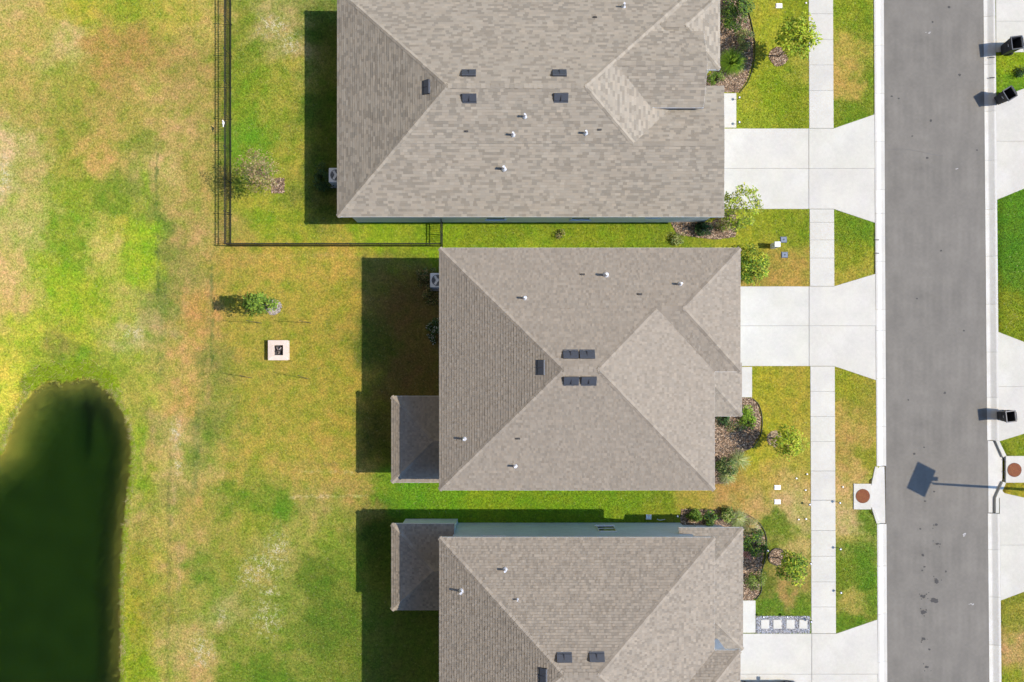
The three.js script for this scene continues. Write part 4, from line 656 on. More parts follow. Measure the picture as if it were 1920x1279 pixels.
tree('sparse_tree', 'sparse straw coloured tree losing its leaves beside the black fence', 517, 347, { seed: 2, cy: 2.9, ry: 1.6, rx: 1.25, rz: 1.15, from: 0.8, clumps: 40, clump: 0.34, n: 1150, leaf: 0.12, pal: GREEN.straw, branches: 26, twigs: 260, bark: twigMat, trunk: 0.05 });
tree('front_tree', 'lime green tree beside the sidewalk, north of the upper driveway', 1461, 106, { seed: 3, cy: 2.55, ry: 1.1, rx: 1.12, rz: 1.05, from: 1.1, clumps: 30, clump: 0.32, n: 1700, leaf: 0.19, pal: GREEN.lime, group: 'young street trees in the front lawns' });
tree('front_tree', 'small lime green tree on the middle house front lawn', 1455, 822, { seed: 4, cy: 1.9, ry: 0.9, rx: 0.8, rz: 0.85, from: 0.8, clumps: 22, clump: 0.3, n: 1050, leaf: 0.17, pal: GREEN.lime, group: 'young street trees in the front lawns' });
tree('front_tree', 'bushy lime green tree in a black edged ring, south front lawn', 1459, 1046, { seed: 5, cy: 2.1, ry: 0.95, rx: 0.82, rz: 0.85, from: 0.9, clumps: 26, clump: 0.3, n: 1350, leaf: 0.17, pal: GREEN.lime.concat(GREEN.mid), group: 'young street trees in the front lawns' });
tree('loose_tree', 'tall loose light green tree by the upper driveway edge', 1366, 402, { seed: 6, cy: 2.0, ry: 1.5, rx: 1.25, rz: 1.35, from: 0.4, clumps: 54, clump: 0.24, n: 1900, leaf: 0.15, pal: GREEN.lime.concat(GREEN.olive.slice(0, 2)), branches: 20, trunk: 0.03 });
function shrub(name, label, px, py, o) {
  const t = thing(name, label, o.category ?? 'shrub', at(px, py, 0), o.group), r = rng(o.seed), h = o.h ?? o.r * 1.1, st = [];
  for (let i = 0; i < (o.stems ?? 7); i++) { const v = unit(r), q = V(v.x * o.r * 0.7, h * (0.55 + 0.35 * r()), v.z * o.r * 0.7); st.push(tube([V(v.x * 0.05, -0.03, v.z * 0.05), V(q.x * 0.4, q.y * 0.5, q.z * 0.4), q], 0.012, 0.005, 4, 4)); }
  mesh('stems', join(st), barkMat, t);
  mesh('foliage', crownLeaves({ seed: o.seed + 50, rx: o.r * 1.08, rz: (o.rz ?? o.r) * 1.08, ry: h * 0.45, clumps: o.clumps ?? 16, clump: o.r * 0.34, n: (o.n ?? 700) * 1.9 | 0, leaf: o.leaf ?? 0.1, pal: o.pal, wide: o.wide }).translate(0, h * 0.55, 0), leafMat, t);
  return t;
}
function grassClump(name, label, px, py, o) { // arching strap leaves
  const t = thing(name, label, 'ornamental grass', at(px, py, 0), o.group), r = rng(o.seed), P = [], N = [], C = [];
  for (let i = 0; i < o.n; i++) {
    const a = r() * 6.283, len = o.r * (0.55 + 0.6 * r()), h = o.h * (0.6 + 0.5 * r()), w = o.w ?? 0.012, c = tint(o.pal, r), ca = Math.cos(a), sa = Math.sin(a), bx = ca * 0.06 * r(), bz = sa * 0.06 * r();
    const pt = (k) => [bx + ca * len * k, h * (1.9 * k - 1.25 * k * k), bz + sa * len * k], prev = [];
    for (let s = 0; s < 4; s++) { const A = pt(s / 4), B = pt((s + 1) / 4), wa = w * (1 - s / 4.2), wb = w * (1 - (s + 1) / 4.2), q = [[A[0] - sa * wa, A[1], A[2] + ca * wa], [A[0] + sa * wa, A[1], A[2] - ca * wa], [B[0] + sa * wb, B[1], B[2] - ca * wb], [B[0] - sa * wb, B[1], B[2] + ca * wb]]; const n = V(ca * (0.2 + s * 0.15), 1, sa * (0.2 + s * 0.15)).normalize(); for (const k of [0, 2, 1, 0, 3, 2]) { P.push(...q[k]); N.push(n.x, n.y, n.z); C.push(...c); } }
  }
  const g = new THREE.BufferGeometry(); g.setAttribute('position', new THREE.Float32BufferAttribute(P, 3)); g.setAttribute('normal', new THREE.Float32BufferAttribute(N, 3)); g.setAttribute('color', new THREE.Float32BufferAttribute(C, 3));
  mesh('blades', g, leafMat, t); return t;
}
shrub('leafy_shrub', 'leafy yellow green shrub at the north corner of the middle driveway', 1404, 499, { seed: 11, r: 0.85, rz: 1.1, h: 1.4, n: 1100, leaf: 0.17, pal: GREEN.lime.concat(GREEN.mid), wide: 0.2, clumps: 26 });
shrub('dark_shrub', 'dark green shrub against the front of the upper house', 1372, 34, { seed: 12, r: 0.85, rz: 1.0, h: 1.5, n: 1300, leaf: 0.12, pal: GREEN.dark.concat(GREEN.mid), clumps: 24 });
shrub('open_shrub', 'open olive shrub below the dark one in the upper bed', 1392, 78, { seed: 13, r: 0.55, rz: 0.7, h: 0.8, n: 420, leaf: 0.1, pal: GREEN.olive });
grassClump('grass_clump', 'big rounded bright green grass clump in the upper bed', 1368, 122, { seed: 14, r: 0.85, h: 0.85, n: 1500, w: 0.011, pal: [[0.16, 0.28, 0.015], [0.22, 0.35, 0.02], [0.11, 0.2, 0.015]] });
shrub('small_shrub', 'small round shrub in the recess by the upper front walk', 1339, 151, { seed: 15, r: 0.42, h: 0.6, n: 480, leaf: 0.08, pal: GREEN.mid });
shrub('shade_shrub', 'dark leafy shrub in the mulch under the upper house south wall', 1316, 428, { seed: 16, r: 0.5, h: 0.7, n: 520, leaf: 0.11, pal: GREEN.dark });
shrub('low_shrub', 'low tan and green plant beside the loose light green tree', 1352, 422, { seed: 17, r: 0.45, h: 0.45, n: 260, leaf: 0.1, pal: GREEN.straw.concat(GREEN.olive) });
shrub('edge_shrub', 'low green plants at the lawn edge of the shaded mulch', 1268, 449, { seed: 18, r: 0.5, rz: 0.35, h: 0.3, n: 380, leaf: 0.09, pal: GREEN.olive });
shrub('fern', 'bright green fern in the bed in front of the middle house', 1400, 781, { seed: 19, r: 0.5, rz: 0.7, h: 0.5, n: 620, leaf: 0.15, pal: [[0.19, 0.31, 0.02], [0.26, 0.38, 0.03], [0.1, 0.19, 0.02]], wide: 0.14, category: 'fern' });
shrub('shade_shrub', 'dark little shrub tucked in the corner under the porch roof', 1352, 786, { seed: 20, r: 0.42, h: 0.5, n: 380, leaf: 0.09, pal: GREEN.dark });
shrub('dry_shrub', 'low brown dry plant in the middle of the middle house bed', 1374, 800, { seed: 21, r: 0.5, rz: 0.35, h: 0.3, n: 220, leaf: 0.09, pal: GREEN.straw.concat(GREEN.dark) });
shrub('dark_shrub', 'dark green shrub at the south end of the middle house bed', 1360, 872, { seed: 22, r: 0.62, rz: 0.68, h: 0.8, n: 760, leaf: 0.1, pal: GREEN.dark.concat(GREEN.olive) });
grassClump('grass_clump', 'yellow green grass clump at the tip of the middle house bed', 1384, 862, { seed: 23, r: 0.75, h: 0.45, n: 260, w: 0.014, pal: GREEN.pale });
grassClump('grass_clump', 'yellow green grass clump below the shrub by the middle house corner', 1362, 893, { seed: 24, r: 0.6, h: 0.4, n: 240, w: 0.014, pal: GREEN.pale });
shrub('small_shrub', 'small leafy shrub at the west end of the south bed', 1300, 967, { seed: 25, r: 0.42, h: 0.5, n: 420, leaf: 0.11, pal: GREEN.mid });
shrub('small_shrub', 'second small leafy shrub along the south bed wall', 1328, 970, { seed: 26, r: 0.42, h: 0.5, n: 420, leaf: 0.11, pal: GREEN.mid.concat(GREEN.dark) });
shrub('leafy_shrub', 'green shrub near the corner of the south house bed', 1362, 965, { seed: 27, r: 0.48, h: 0.6, n: 520, leaf: 0.12, pal: GREEN.mid.concat(GREEN.olive) });
grassClump('grass_clump', 'pale yellow green grass at the bend of the south bed', 1382, 971, { seed: 28, r: 0.65, h: 0.5, n: 420, w: 0.014, pal: GREEN.pale });
grassClump('grass_clump', 'straw and green grass at the corner of the south bed', 1404, 986, { seed: 29, r: 0.62, h: 0.5, n: 420, w: 0.014, pal: GREEN.pale.concat(GREEN.straw) });
shrub('dark_shrub', 'dense dark shrub on the front corner of the south bed', 1410, 1014, { seed: 30, r: 0.66, rz: 0.75, h: 0.9, n: 950, leaf: 0.11, pal: GREEN.dark.concat(GREEN.mid) });
shrub('pink_shrub', 'small pink flowering plant against the south house front', 1399, 1037, { seed: 31, r: 0.3, h: 0.4, n: 220, leaf: 0.07, pal: GREEN.red.concat([[0.6, 0.28, 0.25]]) });
shrub('leafy_shrub', 'light green plant above the pink gravel of the south bed', 1412, 1086, { seed: 32, r: 0.62, h: 0.5, n: 560, leaf: 0.12, pal: GREEN.olive.concat(GREEN.mid), wide: 0.16 });
shrub('shade_shrub', 'dark shrub beside the air conditioner of the middle house', 801, 521, { seed: 33, r: 0.6, rz: 0.75, h: 0.6, n: 560, leaf: 0.09, pal: GREEN.dark.concat(GREEN.straw) });
shrub('shade_shrub', 'low dark plant below the middle house air conditioner', 806, 556, { seed: 34, r: 0.5, h: 0.35, n: 320, leaf: 0.09, pal: GREEN.dark.concat(GREEN.straw) });
shrub('shade_shrub', 'dark shrub beside the air conditioner of the upper house', 611, 334, { seed: 35, r: 0.62, rz: 0.8, h: 0.7, n: 640, leaf: 0.1, pal: GREEN.dark });
shrub('flowering_shrub', 'dark shrub with a few pale blooms on the middle house west wall', 816, 622, { seed: 36, r: 0.45, rz: 0.75, h: 0.7, n: 560, leaf: 0.11, pal: GREEN.dark.concat([[0.05, 0.12, 0.03], [0.6, 0.62, 0.55]]) });
shrub('small_shrub', 'small dark plant in the lawn across the street', 1911, 137, { seed: 37, r: 0.35, h: 0.4, n: 260, leaf: 0.09, pal: GREEN.dark });
shrub('small_shrub', 'tiny brown green sapling in the strip between the upper houses', 1048, 440, { seed: 38, r: 0.33, h: 0.4, n: 200, leaf: 0.07, pal: GREEN.straw.concat(GREEN.dark) });

// mulch beds and tree rings: bark sheet with loose chips
{
  const mA = tileNoise(40, 71), mB = tileNoise(110, 72), mulchMap = dataTexture(512, 512, (i, j, c) => { const n = 0.45 + 0.4 * mA(i / 512, j / 512) + 0.4 * mB(i / 512, j / 512) * R(); c[0] = n; c[1] = n * 0.86; c[2] = n * 0.76; }); mulchMap.repeat.set(0.5, 0.5);
  const mulch = new THREE.MeshStandardMaterial({ color: rgb(0.13, 0.10, 0.078), map: mulchMap, roughness: 1 });
  const chips = [];
  [...beds, ...rings].forEach((b, i) => {
    const m = mesh(numbered('mulch_bed'), prism(plan(b), -0.05, 0.012 + 0.001 * (i % 3)), mulch, scene); m.userData.kind = 'structure';
    const xs = b.map((q) => q[0]), ys = b.map((q) => q[1]), x0 = Math.min(...xs), x1 = Math.max(...xs), y0 = Math.min(...ys), y1 = Math.max(...ys);
    for (let k = 0, n = (x1 - x0) * (y1 - y0) * 0.75; k < n; k++) { const x = rr(x0, x1), y = rr(y0, y1); if (!inside(b, x, y)) continue; const v = 0.45 + 0.9 * R(), w = R(), c = i === 6 ? (w < 0.6 ? [0.36, 0.27, 0.16] : [0.2, 0.14, 0.08]) : i === 5 ? [0.36, 0.31, 0.25] : w < 0.25 ? [0.44, 0.32, 0.21] : w < 0.65 ? [0.25, 0.16, 0.095] : [0.10, 0.07, 0.045]; chips.push([GX(x), 0.02, GZ(y), rr(0.6, 1.5), R() * 6.28, c[0] * v, c[1] * v, c[2] * v, rr(-0.4, 0.4)]); }
  });
  const s = scatter('mulch_chips', box(0.085, 0.014, 0.032), std(0xffffff, 0.95), chips); Object.assign(s.userData, { label: 'brown and tan bark mulch chips over the planting beds', category: 'mulch' });
  // black edging strips
  const edge = std(rgb(0.015, 0.014, 0.014), 0.6);
  const edging = (label, pts, closed) => { const c = new THREE.CatmullRomCurve3(pts.map(([x, y]) => V(GX(x), 0.035, GZ(y))), closed), n = 60, P = []; const o = [], inn = [];
    for (let i = 0; i <= n; i++) { const p = c.getPointAt(i / n), t = c.getTangentAt(i / n), s2 = V(-t.z, 0, t.x).multiplyScalar(0.012); o.push(p.clone().add(s2)); inn.push(p.clone().sub(s2)); }
    const q = (a, b, cc, d) => { for (const v of [a, b, cc, a, cc, d]) P.push(v.x, v.y, v.z); }, up = (v, h) => V(v.x, h, v.z);
    for (let i = 0; i < n; i++) { q(up(o[i], 0.07), up(o[i + 1], 0.07), up(inn[i + 1], 0.07), up(inn[i], 0.07)); q(up(o[i], -0.03), up(o[i + 1], -0.03), up(o[i + 1], 0.07), up(o[i], 0.07)); q(up(inn[i + 1], -0.03), up(inn[i], -0.03), up(inn[i], 0.07), up(inn[i + 1], 0.07)); }
    const g = new THREE.BufferGeometry(); g.setAttribute('position', new THREE.Float32BufferAttribute(P, 3)); g.computeVertexNormals(); const m = mesh(numbered('edging_strip'), g, edge, scene); m.userData = { label, category: 'edging', group: 'black edging of the planting beds' }; };
  edging('black edging ring around the south front lawn tree', ring(1457, 1044, 16, 10), true);
  edging('black edging along the curved front of the south bed', [[1378, 957], [1404, 966], [1427, 985], [1437, 1010], [1434, 1048], [1427, 1078], [1427, 1108], [1417, 1124]]);
  edging('black edging along the curved front of the upper bed', [[1403, 20], [1414, 72], [1414, 112], [1403, 152], [1387, 174]]);
  edging('black edging along the curved front of the middle bed', [[1411, 747], [1422, 758], [1429, 785], [1426, 815], [1411, 840]]);
}
// gravel strip with stepping stones
{
  const list = []; for (let k = 0; k < 3800; k++) { const x = rr(1418, 1518.5), y = rr(1155.5, 1187), v = 0.08 + 0.42 * R() * R() + 0.12 * R(), w = rr(-0.02, 0.02); list.push([GX(x), 0.022, GZ(y), rr(0.5, 1.3), R() * 6.28, v + w, v, v - w + 0.01, rr(-0.5, 0.5), rr(0.6, 1)]); }
  const base = mesh('gravel_bed', prism(plan(gravelC), -0.05, 0.008), std(rgb(0.14, 0.14, 0.14), 1), scene); base.userData.kind = 'structure';
  const st = new THREE.IcosahedronGeometry(0.042, 0).scale(1, 0.6, 0.8), s = scatter('gravel', st, std(0xffffff, 0.85), list); Object.assign(s.userData, { label: 'grey and white river gravel between the stepping stones', category: 'gravel' });
  const words = ['nearest the front walk', 'second from the front walk', 'third from the front walk', 'nearest the sidewalk'];
  [1434, 1457, 1481.5, 1505.5].forEach((x, i) => { const m = mesh(numbered('stepping_stone'), new RoundedBoxGeometry(0.52, 0.07, 0.56, 2, 0.02), concretes[2], scene, V(GX(x), 0.035, GZ(1170))); m.rotation.y = rr(-0.04, 0.04); m.userData = { label: `square white stepping stone in the gravel, ${words[i]}`, category: 'stepping stone', group: 'stepping stones in the gravel' }; });
}

// ---------------------------------------------------------------- back yard: fire pit and slender poles
{
  const t = thing('fire_pit', 'square cream stone fire pit with charred logs on the back lawn', 'fire pit', at(525, 657, 0));
  const stone = [0.66, 0.6, 0.63, 0.57].map((v) => new THREE.MeshStandardMaterial({ color: rgb(v, v * 0.84, v * 0.72), map: concreteMap, roughness: 0.9 }));
  for (let lay = 0; lay < 2; lay++) for (let s = 0; s < 4; s++) for (let k = 0; k < 2; k++) { const b = mesh('stone_block', rbox(0.455, 0.158, 0.29, 0.014), stone[(R() * 4) | 0], t); const along = -0.37 + 0.46 * k + (lay ? 0 : 0.0), off = 0.455; b.position.set(...[[along, off], [off, -along], [-along, -off], [-off, along]][s].flatMap((v, i) => (i ? [0.08 + lay * 0.162, v] : [v]))); b.rotation.y = s % 2 ? Math.PI / 2 : 0; }
  for (let s = 0; s < 4; s++) { const c = mesh('cap_stone', prism([[-0.62, 0.62], [0.62, 0.62], [0.31, 0.31], [-0.31, 0.31]].map(([x, z]) => [x, z]), 0.326, 0.39, 0.008), stone[s === 1 ? 0 : s], t); c.rotation.y = s * Math.PI / 2; }
  mesh('ash_bed', box(0.6, 0.06, 0.6, 0, 0.05, 0), std(rgb(0.05, 0.045, 0.042), 1), t);
  const logC = [std(rgb(0.035, 0.03, 0.028), 0.95), std(rgb(0.16, 0.12, 0.1), 0.95), std(rgb(0.3, 0.25, 0.22), 0.95)];
  for (let i = 0; i < 7; i++) { const a = rr(0, 3.1), l = mesh('log', cyl(0.035, 0.042, rr(0.3, 0.46), 8).rotateZ(Math.PI / 2), logC[i % 3], t, V(rr(-0.07, 0.07), 0.13 + i * 0.022, rr(-0.07, 0.07))); l.rotation.y = a; l.rotation.z = rr(-0.15, 0.15); }
}
{
  const iron = std(rgb(0.05, 0.045, 0.04), 0.6);
  for (const [x, y, h, lean, words] of [[583, 606, 2.4, 0, 'northeast of the fire pit'], [491, 606, 2.55, 0, 'behind the young back lawn tree'], [473, 709, 2.05, -0.2, 'southwest of the fire pit'], [579, 711, 2.25, -0.28, 'southeast of the fire pit']]) {
    const t = thing('garden_pole', `thin dark pole standing on the back lawn, ${words}`, 'pole', at(x, y, 0), 'four thin poles around the fire pit');
    mesh('shaft', tube([V(0, -0.1, 0), V(0, h * 0.5, lean * 0.45), V(0, h, lean)], 0.017, 0.014, 6, 6), iron, t);
    mesh('hook', new THREE.TorusGeometry(0.06, 0.007, 5, 12, Math.PI).translate(0.06, h, lean), iron, t);
  }
}

// ---------------------------------------------------------------- utility boxes, path lights and small things in the lawns
{
  const grey = std(rgb(0.62, 0.62, 0.58), 0.6), blue = std(rgb(0.08, 0.095, 0.12), 0.7), blueLid = std(rgb(0.13, 0.16, 0.21), 0.6), pink = std(rgb(0.78, 0.74, 0.75), 0.6), dk = std(rgb(0.03, 0.03, 0.03), 0.7);
  const ped = thing('cable_pedestal', 'pale grey cable pedestal in the lawn between two driveways', 'utility box', at(1449, 462, 0));
  mesh('cabinet', rbox(0.34, 0.75, 0.3, 0.03, 0, 0.36, 0), grey, ped); mesh('lid', rbox(0.37, 0.07, 0.33, 0.02, 0, 0.76, 0), grey, ped); mesh('latch', box(0.05, 0.08, 0.02, 0.0, 0.55, 0.16), dk, ped);
  for (const [x, y, w] of [[1469, 449.5, 'north'], [1471, 478, 'south']]) { const t = thing('valve_box', `blue grey square valve box ${w} of the cable pedestal`, 'valve box', at(x, y, 0), 'valve boxes in the lawn'); mesh('frame', prism([[-0.21, -0.19], [0.21, -0.19], [0.21, 0.19], [-0.21, 0.19]], -0.05, 0.03, 0.01), blue, t); mesh('lid', rbox(0.34, 0.02, 0.3, 0.008, 0, 0.042, 0), blueLid, t); mesh('reader', cyl(0.05, 0.05, 0.03, 12, 0.02, 0.06, 0), blue, t); }
  for (const [x, y, w] of [[1457.5, 914, 'north lid of the pair in the dry lawn'], [1457.5, 941, 'south lid of the pair in the dry lawn'], [1460.5, 11, 'at the top of the upper front lawn']]) { const t = thing('meter_box', `white rectangular meter box lid, ${w}`, 'meter box', at(x, y, 0), 'white meter boxes set in the lawns'); mesh('frame', prism([[-0.2, -0.145], [0.2, -0.145], [0.2, 0.145], [-0.2, 0.145]], -0.05, 0.035, 0.012), pink, t); mesh('lid', rbox(0.32, 0.02, 0.21, 0.008, 0, 0.047, 0), pink, t); mesh('finger_hole', box(0.06, 0.006, 0.03, 0.12, 0.06, 0), dk, t); }
  const lightAt = [[1570, 941, 'verge side of the sidewalk by the storm drain'], [1514, 944, 'on the lawn opposite the storm drain'], [1571, 1027, 'verge beside the sidewalk south of the storm drain'], [1516, 1054, 'by the sidewalk near the black ringed tree'], [1572, 1108, 'verge beside the sidewalk, lowest on the verge'], [1517, 1162, 'end of the gravel at the sidewalk'], [1428, 1153, 'on the gravel edge by the front walk'], [1472, 1153, 'on the gravel edge in the middle'], [1383, 187, 'beside the upper front walk, far end'], [1383, 233, 'beside the upper front walk, driveway end'], [1268, 966, 'at the west end of the south bed'], [1436, 1030, 'beside the dense dark shrub of the south bed']];
  for (const [x, y, w] of lightAt) { const t = thing('path_light', `small black and white solar path light, ${w}`, 'path light', at(x, y, 0), 'solar path lights'); mesh('stake', cyl(0.012, 0.01, 0.34, 6, 0, 0.15, 0), dk, t); mesh('lens', cyl(0.045, 0.035, 0.07, 10, 0, 0.31, 0), std(rgb(0.6, 0.6, 0.58), 0.3), t); mesh('cap', cyl(0.03, 0.085, 0.04, 12, 0, 0.365, 0), dk, t); mesh('solar_cell', cyl(0.05, 0.05, 0.008, 12, 0, 0.388, 0), std(rgb(0.7, 0.72, 0.75), 0.25), t); }
  const capAt = [[1493, 897, 'in the dry lawn west of the sidewalk'], [1513, 889, 'closest to the sidewalk above the dry patch'], [1510, 919, 'beside the sidewalk in the dry patch'], [1497, 974, 'left of the pair below the dry patch'], [1511, 973, 'right of the pair below the dry patch'], [1580, 913, 'in the dry verge by the storm drain'], [1511, 6, 'by the sidewalk at the top of the upper lawn']];
  for (const [x, y, w] of capAt) { const t = thing('white_stone', `small white rounded stone ${w}`, 'stone', at(x, y, 0), 'small white stones in the lawns'); const g = new THREE.IcosahedronGeometry(0.058, 2).scale(1.1, 0.7, 0.9), p = g.attributes.position; for (let i = 0; i < p.count; i++) { const k = 1 + 0.12 * noise(p.getX(i) * 20 + x, p.getZ(i) * 20 + p.getY(i) * 9); p.setXYZ(i, p.getX(i) * k, p.getY(i) * k, p.getZ(i) * k); } g.computeVertexNormals(); mesh('body', g, std(rgb(0.78, 0.75, 0.7), 0.8), t, V(0, 0.035, 0)); }
  // locator marks: short dark drain stubs across the kerbs
  for (const [x, y, w] of [[1643.5, 450, 'west kerb, north of its pair'], [1643.5, 475, 'west kerb, south of its pair'], [1859.5, 108, 'east kerb, north of its pair'], [1859.5, 146, 'east kerb, south of its pair']]) { const m = mesh(numbered('drain_bar'), box(0.3, 0.02, 0.055), dk, scene, V(GX(x), 0.035, GZ(y))); m.rotation.z = x < 1700 ? -0.12 : 0.12; m.userData = { label: `short dark bar across the ${w}`, category: 'marker', group: 'dark bars on the kerbs' }; }
  // things against the south house wall
  const pot = thing('splash_block', 'pale concrete splash block on the grass by the south house wall', 'splash block', at(1216, 969, 0)); mesh('tray', join([box(0.34, 0.05, 0.3, 0, 0.025, 0), box(0.34, 0.08, 0.03, 0, 0.07, -0.135), box(0.34, 0.08, 0.03, 0, 0.07, 0.135), box(0.03, 0.08, 0.24, -0.155, 0.07, 0)]), grey, pot);
  const hose = thing('white_pipe', 'thin white bent pipe lying in the shaded grass strip', 'pipe', at(1239, 974, 0)); mesh('body', tube([V(-0.24, 0.03, -0.03), V(-0.1, 0.04, 0.03), V(0.08, 0.04, 0.02), V(0.26, 0.03, -0.02)], 0.018, 0.018, 8, 10), std(rgb(0.75, 0.76, 0.75), 0.5), hose);
  const panel = thing('electric_meter', 'white electric meter on the south house wall', 'electric meter', V(338 * U, 0, (477.4 - 179.5) * U)); mesh('cabinet', rbox(0.4, 0.7, 0.16, 0.02, 0, 1.5, -0.02), std(rgb(0.7, 0.69, 0.64), 0.5), panel); mesh('conduit', cyl(0.03, 0.03, 1.2, 8, 0.1, 0.6, -0.02), std(rgb(0.68, 0.68, 0.66), 0.5), panel); mesh('meter', cyl(0.09, 0.09, 0.1, 16).rotateX(Math.PI / 2).translate(0, 1.65, -0.14), std(rgb(0.5, 0.52, 0.53), 0.3), panel);
}

// ---------------------------------------------------------------- trash carts across the street
{
  const shell = std(rgb(0.028, 0.03, 0.034), 0.5), inner = std(rgb(0.012, 0.013, 0.015), 0.7), lidM = std(rgb(0.035, 0.037, 0.042), 0.5), lidBlue = std(rgb(0.14, 0.18, 0.22), 0.5), plate = std(rgb(0.7, 0.7, 0.7), 0.6);
  const loft = (w0, d0, w1, d1, y0, y1) => { const g = new THREE.BoxGeometry(1, 1, 1), p = g.attributes.position; for (let i = 0; i < p.count; i++) { const top = p.getY(i) > 0; p.setXYZ(i, p.getX(i) * (top ? w1 : w0), top ? y1 : y0, p.getZ(i) * (top ? d1 : d0)); } g.computeVertexNormals(); return g; };
  const cart = (label, px, py, turn, k, lid, lidMat) => {
    const t = thing('trash_cart', label, 'trash cart', at(px, py, 0.02), 'trash carts across the street'); t.rotation.y = turn; t.scale.setScalar(k);
    const wall = (sx, sz) => { // one wall of the open tapered tub
      const q = (y, o) => { const a = 0.235 + (y / 1.0) * 0.055 - o, b = 0.26 + (y / 1.0) * 0.085 - o; return [a, b]; }, P = [];
      const c = (y, o, s1, s2) => { const [a, b] = q(y, o); return sx ? V(sx * a, y, s1 * b) : V(s1 * a, y, sz * b); };
      const f = (a, b, d, e) => { for (const v of [a, b, d, a, d, e]) P.push(v.x, v.y, v.z); };
      for (const o of [0, 0.03]) f(c(0.08, o, -1), c(0.08, o, 1), c(1.0, o, 1), c(1.0, o, -1));
      f(c(1.0, 0, -1), c(1.0, 0, 1), c(1.0, 0.03, 1), c(1.0, 0.03, -1));
      const g = new THREE.BufferGeometry(); g.setAttribute('position', new THREE.Float32BufferAttribute(P, 3)); g.computeVertexNormals(); return g; };
    mesh('tub', join([wall(1, 0), wall(-1, 0), wall(0, 1), wall(0, -1), box(0.46, 0.03, 0.5, 0, 0.09, 0)]), shell, t);
    mesh('liner', box(0.42, 0.3, 0.46, 0, 0.26, 0), inner, t);
    mesh('rim', join([box(0.64, 0.05, 0.035, 0, 0.99, 0.36), box(0.64, 0.05, 0.035, 0, 0.99, -0.36), box(0.035, 0.05, 0.685, 0.305, 0.99, 0), box(0.035, 0.05, 0.685, -0.305, 0.99, 0)]), lidM, t);
    for (const s of [-1, 1]) { mesh('wheel', cyl(0.13, 0.13, 0.06, 20).rotateX(Math.PI / 2).translate(0.25, 0.13, s * 0.29), inner, t); }
    mesh('handle', cyl(0.016, 0.016, 0.5, 8).rotateX(Math.PI / 2).translate(0.37, 1.0, 0), lidM, t);
    const l = mesh('lid', rbox(0.66, 0.035, 0.72, 0.015, 0.33, 0, 0), lidMat, t, V(0.35, 1.0, 0)); l.rotation.z = lid;
    mesh('name_plate', box(0.004, 0.035, 0.16, -0.29, 0.72, 0), plate, t);
    mesh('lift_bar', cyl(0.014, 0.014, 0.4, 8).rotateX(Math.PI / 2).translate(-0.315, 0.55, 0), lidM, t);
  };
  cart('large black trash cart with its blue grey lid swung open behind', 1883, 95, 0.12, 1.08, -0.9, lidBlue);
  cart('black trash cart turned askew beside the small lawn across the street', 1872, 187, 0.55, 1.0, -1.75, lidM);
  cart('black trash cart alone on the lower driveway across the street', 1875, 779, 0.12, 0.95, -1.7, lidM);
}

// ---------------------------------------------------------------- solar street light that stands just outside the picture, its shadow on the road
{
  const t = thing('street_light', 'tall solar street light across the street, its shadow on the road', 'street light', V(GX(1955), 0, GZ(920))), metal = std(rgb(0.08, 0.08, 0.085), 0.45, { metalness: 0.4 });
  mesh('base', cyl(0.16, 0.2, 0.25, 16, 0, 0.1, 0), metal, t);
  mesh('pole', cyl(0.065, 0.095, 7.0, 16, 0, 3.5, 0), metal, t);
  mesh('arm', tube([V(0, 6.8, 0), V(-0.3, 6.95, -0.1), V(-0.6, 7.02, -0.24)], 0.045, 0.04, 8, 6), metal, t);
  mesh('lamp_head', rbox(0.5, 0.08, 0.26, 0.03, -0.05, 6.95, -0.3), metal, t);
  const p = mesh('solar_panel', rbox(1.25, 0.05, 1.85, 0.01), std(rgb(0.02, 0.025, 0.05), 0.2), t, V(-0.65, 7.12, -0.26)); p.rotation.set(0.1, -0.47, 0.06);
}

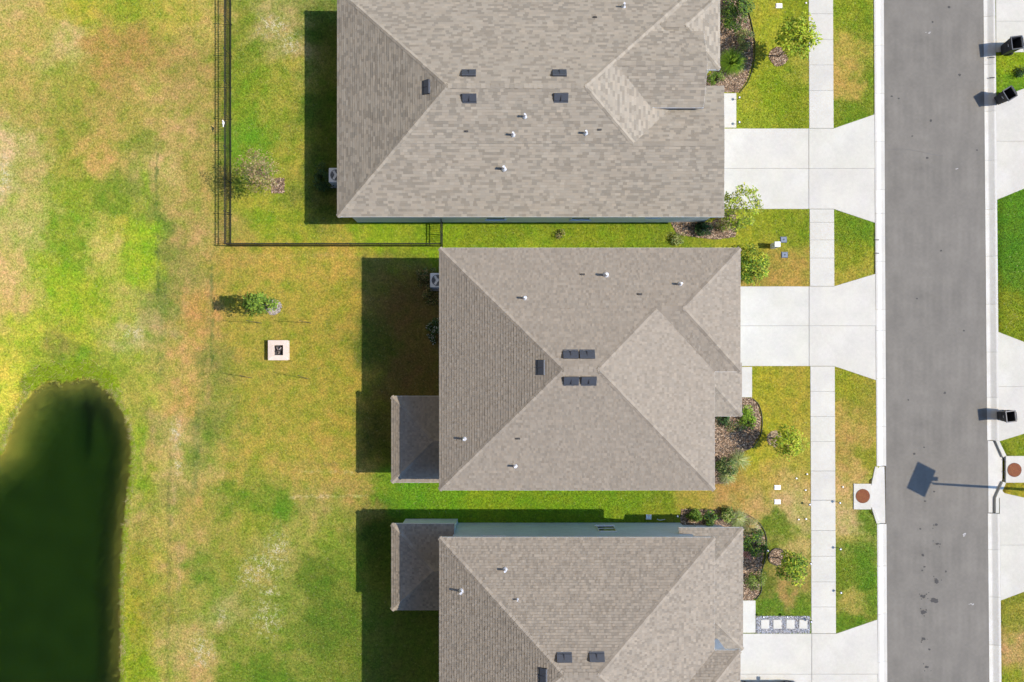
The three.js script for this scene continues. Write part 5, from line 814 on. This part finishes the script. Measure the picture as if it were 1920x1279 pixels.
// ---------------------------------------------------------------- parked car on the south driveway, only its near side in the picture
{
  const t = thing('parked_car', 'black parked car on the south driveway, cut by the picture edge', 'car', V(GX(1431), 0.022, GZ(1304)));
  const paint = new THREE.MeshPhysicalMaterial({ color: rgb(0.018, 0.019, 0.02), roughness: 0.35, clearcoat: 1, clearcoatRoughness: 0.05 }), glass = new THREE.MeshPhysicalMaterial({ color: rgb(0.012, 0.014, 0.016), roughness: 0.04 }), rubber = std(rgb(0.02, 0.02, 0.02), 0.9), alloy = std(rgb(0.5, 0.5, 0.52), 0.35, { metalness: 0.8 }), lens = std(rgb(0.7, 0.7, 0.72), 0.15), trim = std(rgb(0.03, 0.03, 0.03), 0.8);
  const side = (pts, w, bev) => new THREE.ExtrudeGeometry(new THREE.Shape(pts.map(([x, y]) => new THREE.Vector2(x, y))), { depth: w - 2 * bev, bevelEnabled: true, bevelSize: bev, bevelThickness: bev, bevelSegments: 3, curveSegments: 8 }).translate(0, 0, -(w - 2 * bev) / 2);
  mesh('body', side([[-2.2, 0.35], [2.15, 0.32], [2.28, 0.55], [2.2, 0.86], [1.2, 1.02], [-1.9, 1.06], [-2.25, 0.95], [-2.28, 0.55]], 1.84, 0.08), paint, t);
  mesh('cabin', side([[-2.0, 1.05], [1.05, 1.03], [0.35, 1.6], [-1.5, 1.64]], 1.5, 0.1), glass, t);
  mesh('roof', side([[-1.45, 1.66], [0.3, 1.63], [0.2, 1.72], [-1.35, 1.74]], 1.36, 0.05), paint, t);
  for (const x of [-1.4, 1.42]) for (const s of [-1, 1]) { const w = new THREE.Group(); w.name = 'wheel'; w.position.set(x, 0.35, s * 0.86); t.add(w); mesh('tyre', new THREE.TorusGeometry(0.27, 0.085, 10, 24).scale(1, 1, 1.2), rubber, w); mesh('rim', cyl(0.23, 0.23, 0.12, 24).rotateX(Math.PI / 2), alloy, w); for (let k = 0; k < 5; k++) { const sp = mesh('spoke', box(0.05, 0.42, 0.02, 0, 0, s * 0.066), alloy, w); sp.rotation.z = k * 0.628; } }
  for (const s of [-1, 1]) { mesh('headlight', rbox(0.3, 0.14, 0.34, 0.04, 2.2, 0.76, s * 0.68), lens, t); mesh('mirror', rbox(0.16, 0.14, 0.22, 0.04, 0.75, 1.1, s * 1.02), paint, t); mesh('window_trim', box(2.2, 0.03, 0.02, -0.5, 1.1, s * 0.87), trim, t); }
  mesh('bumper', rbox(0.2, 0.22, 1.7, 0.05, 2.24, 0.45, 0), trim, t);
}

renderer.render(scene, camera);
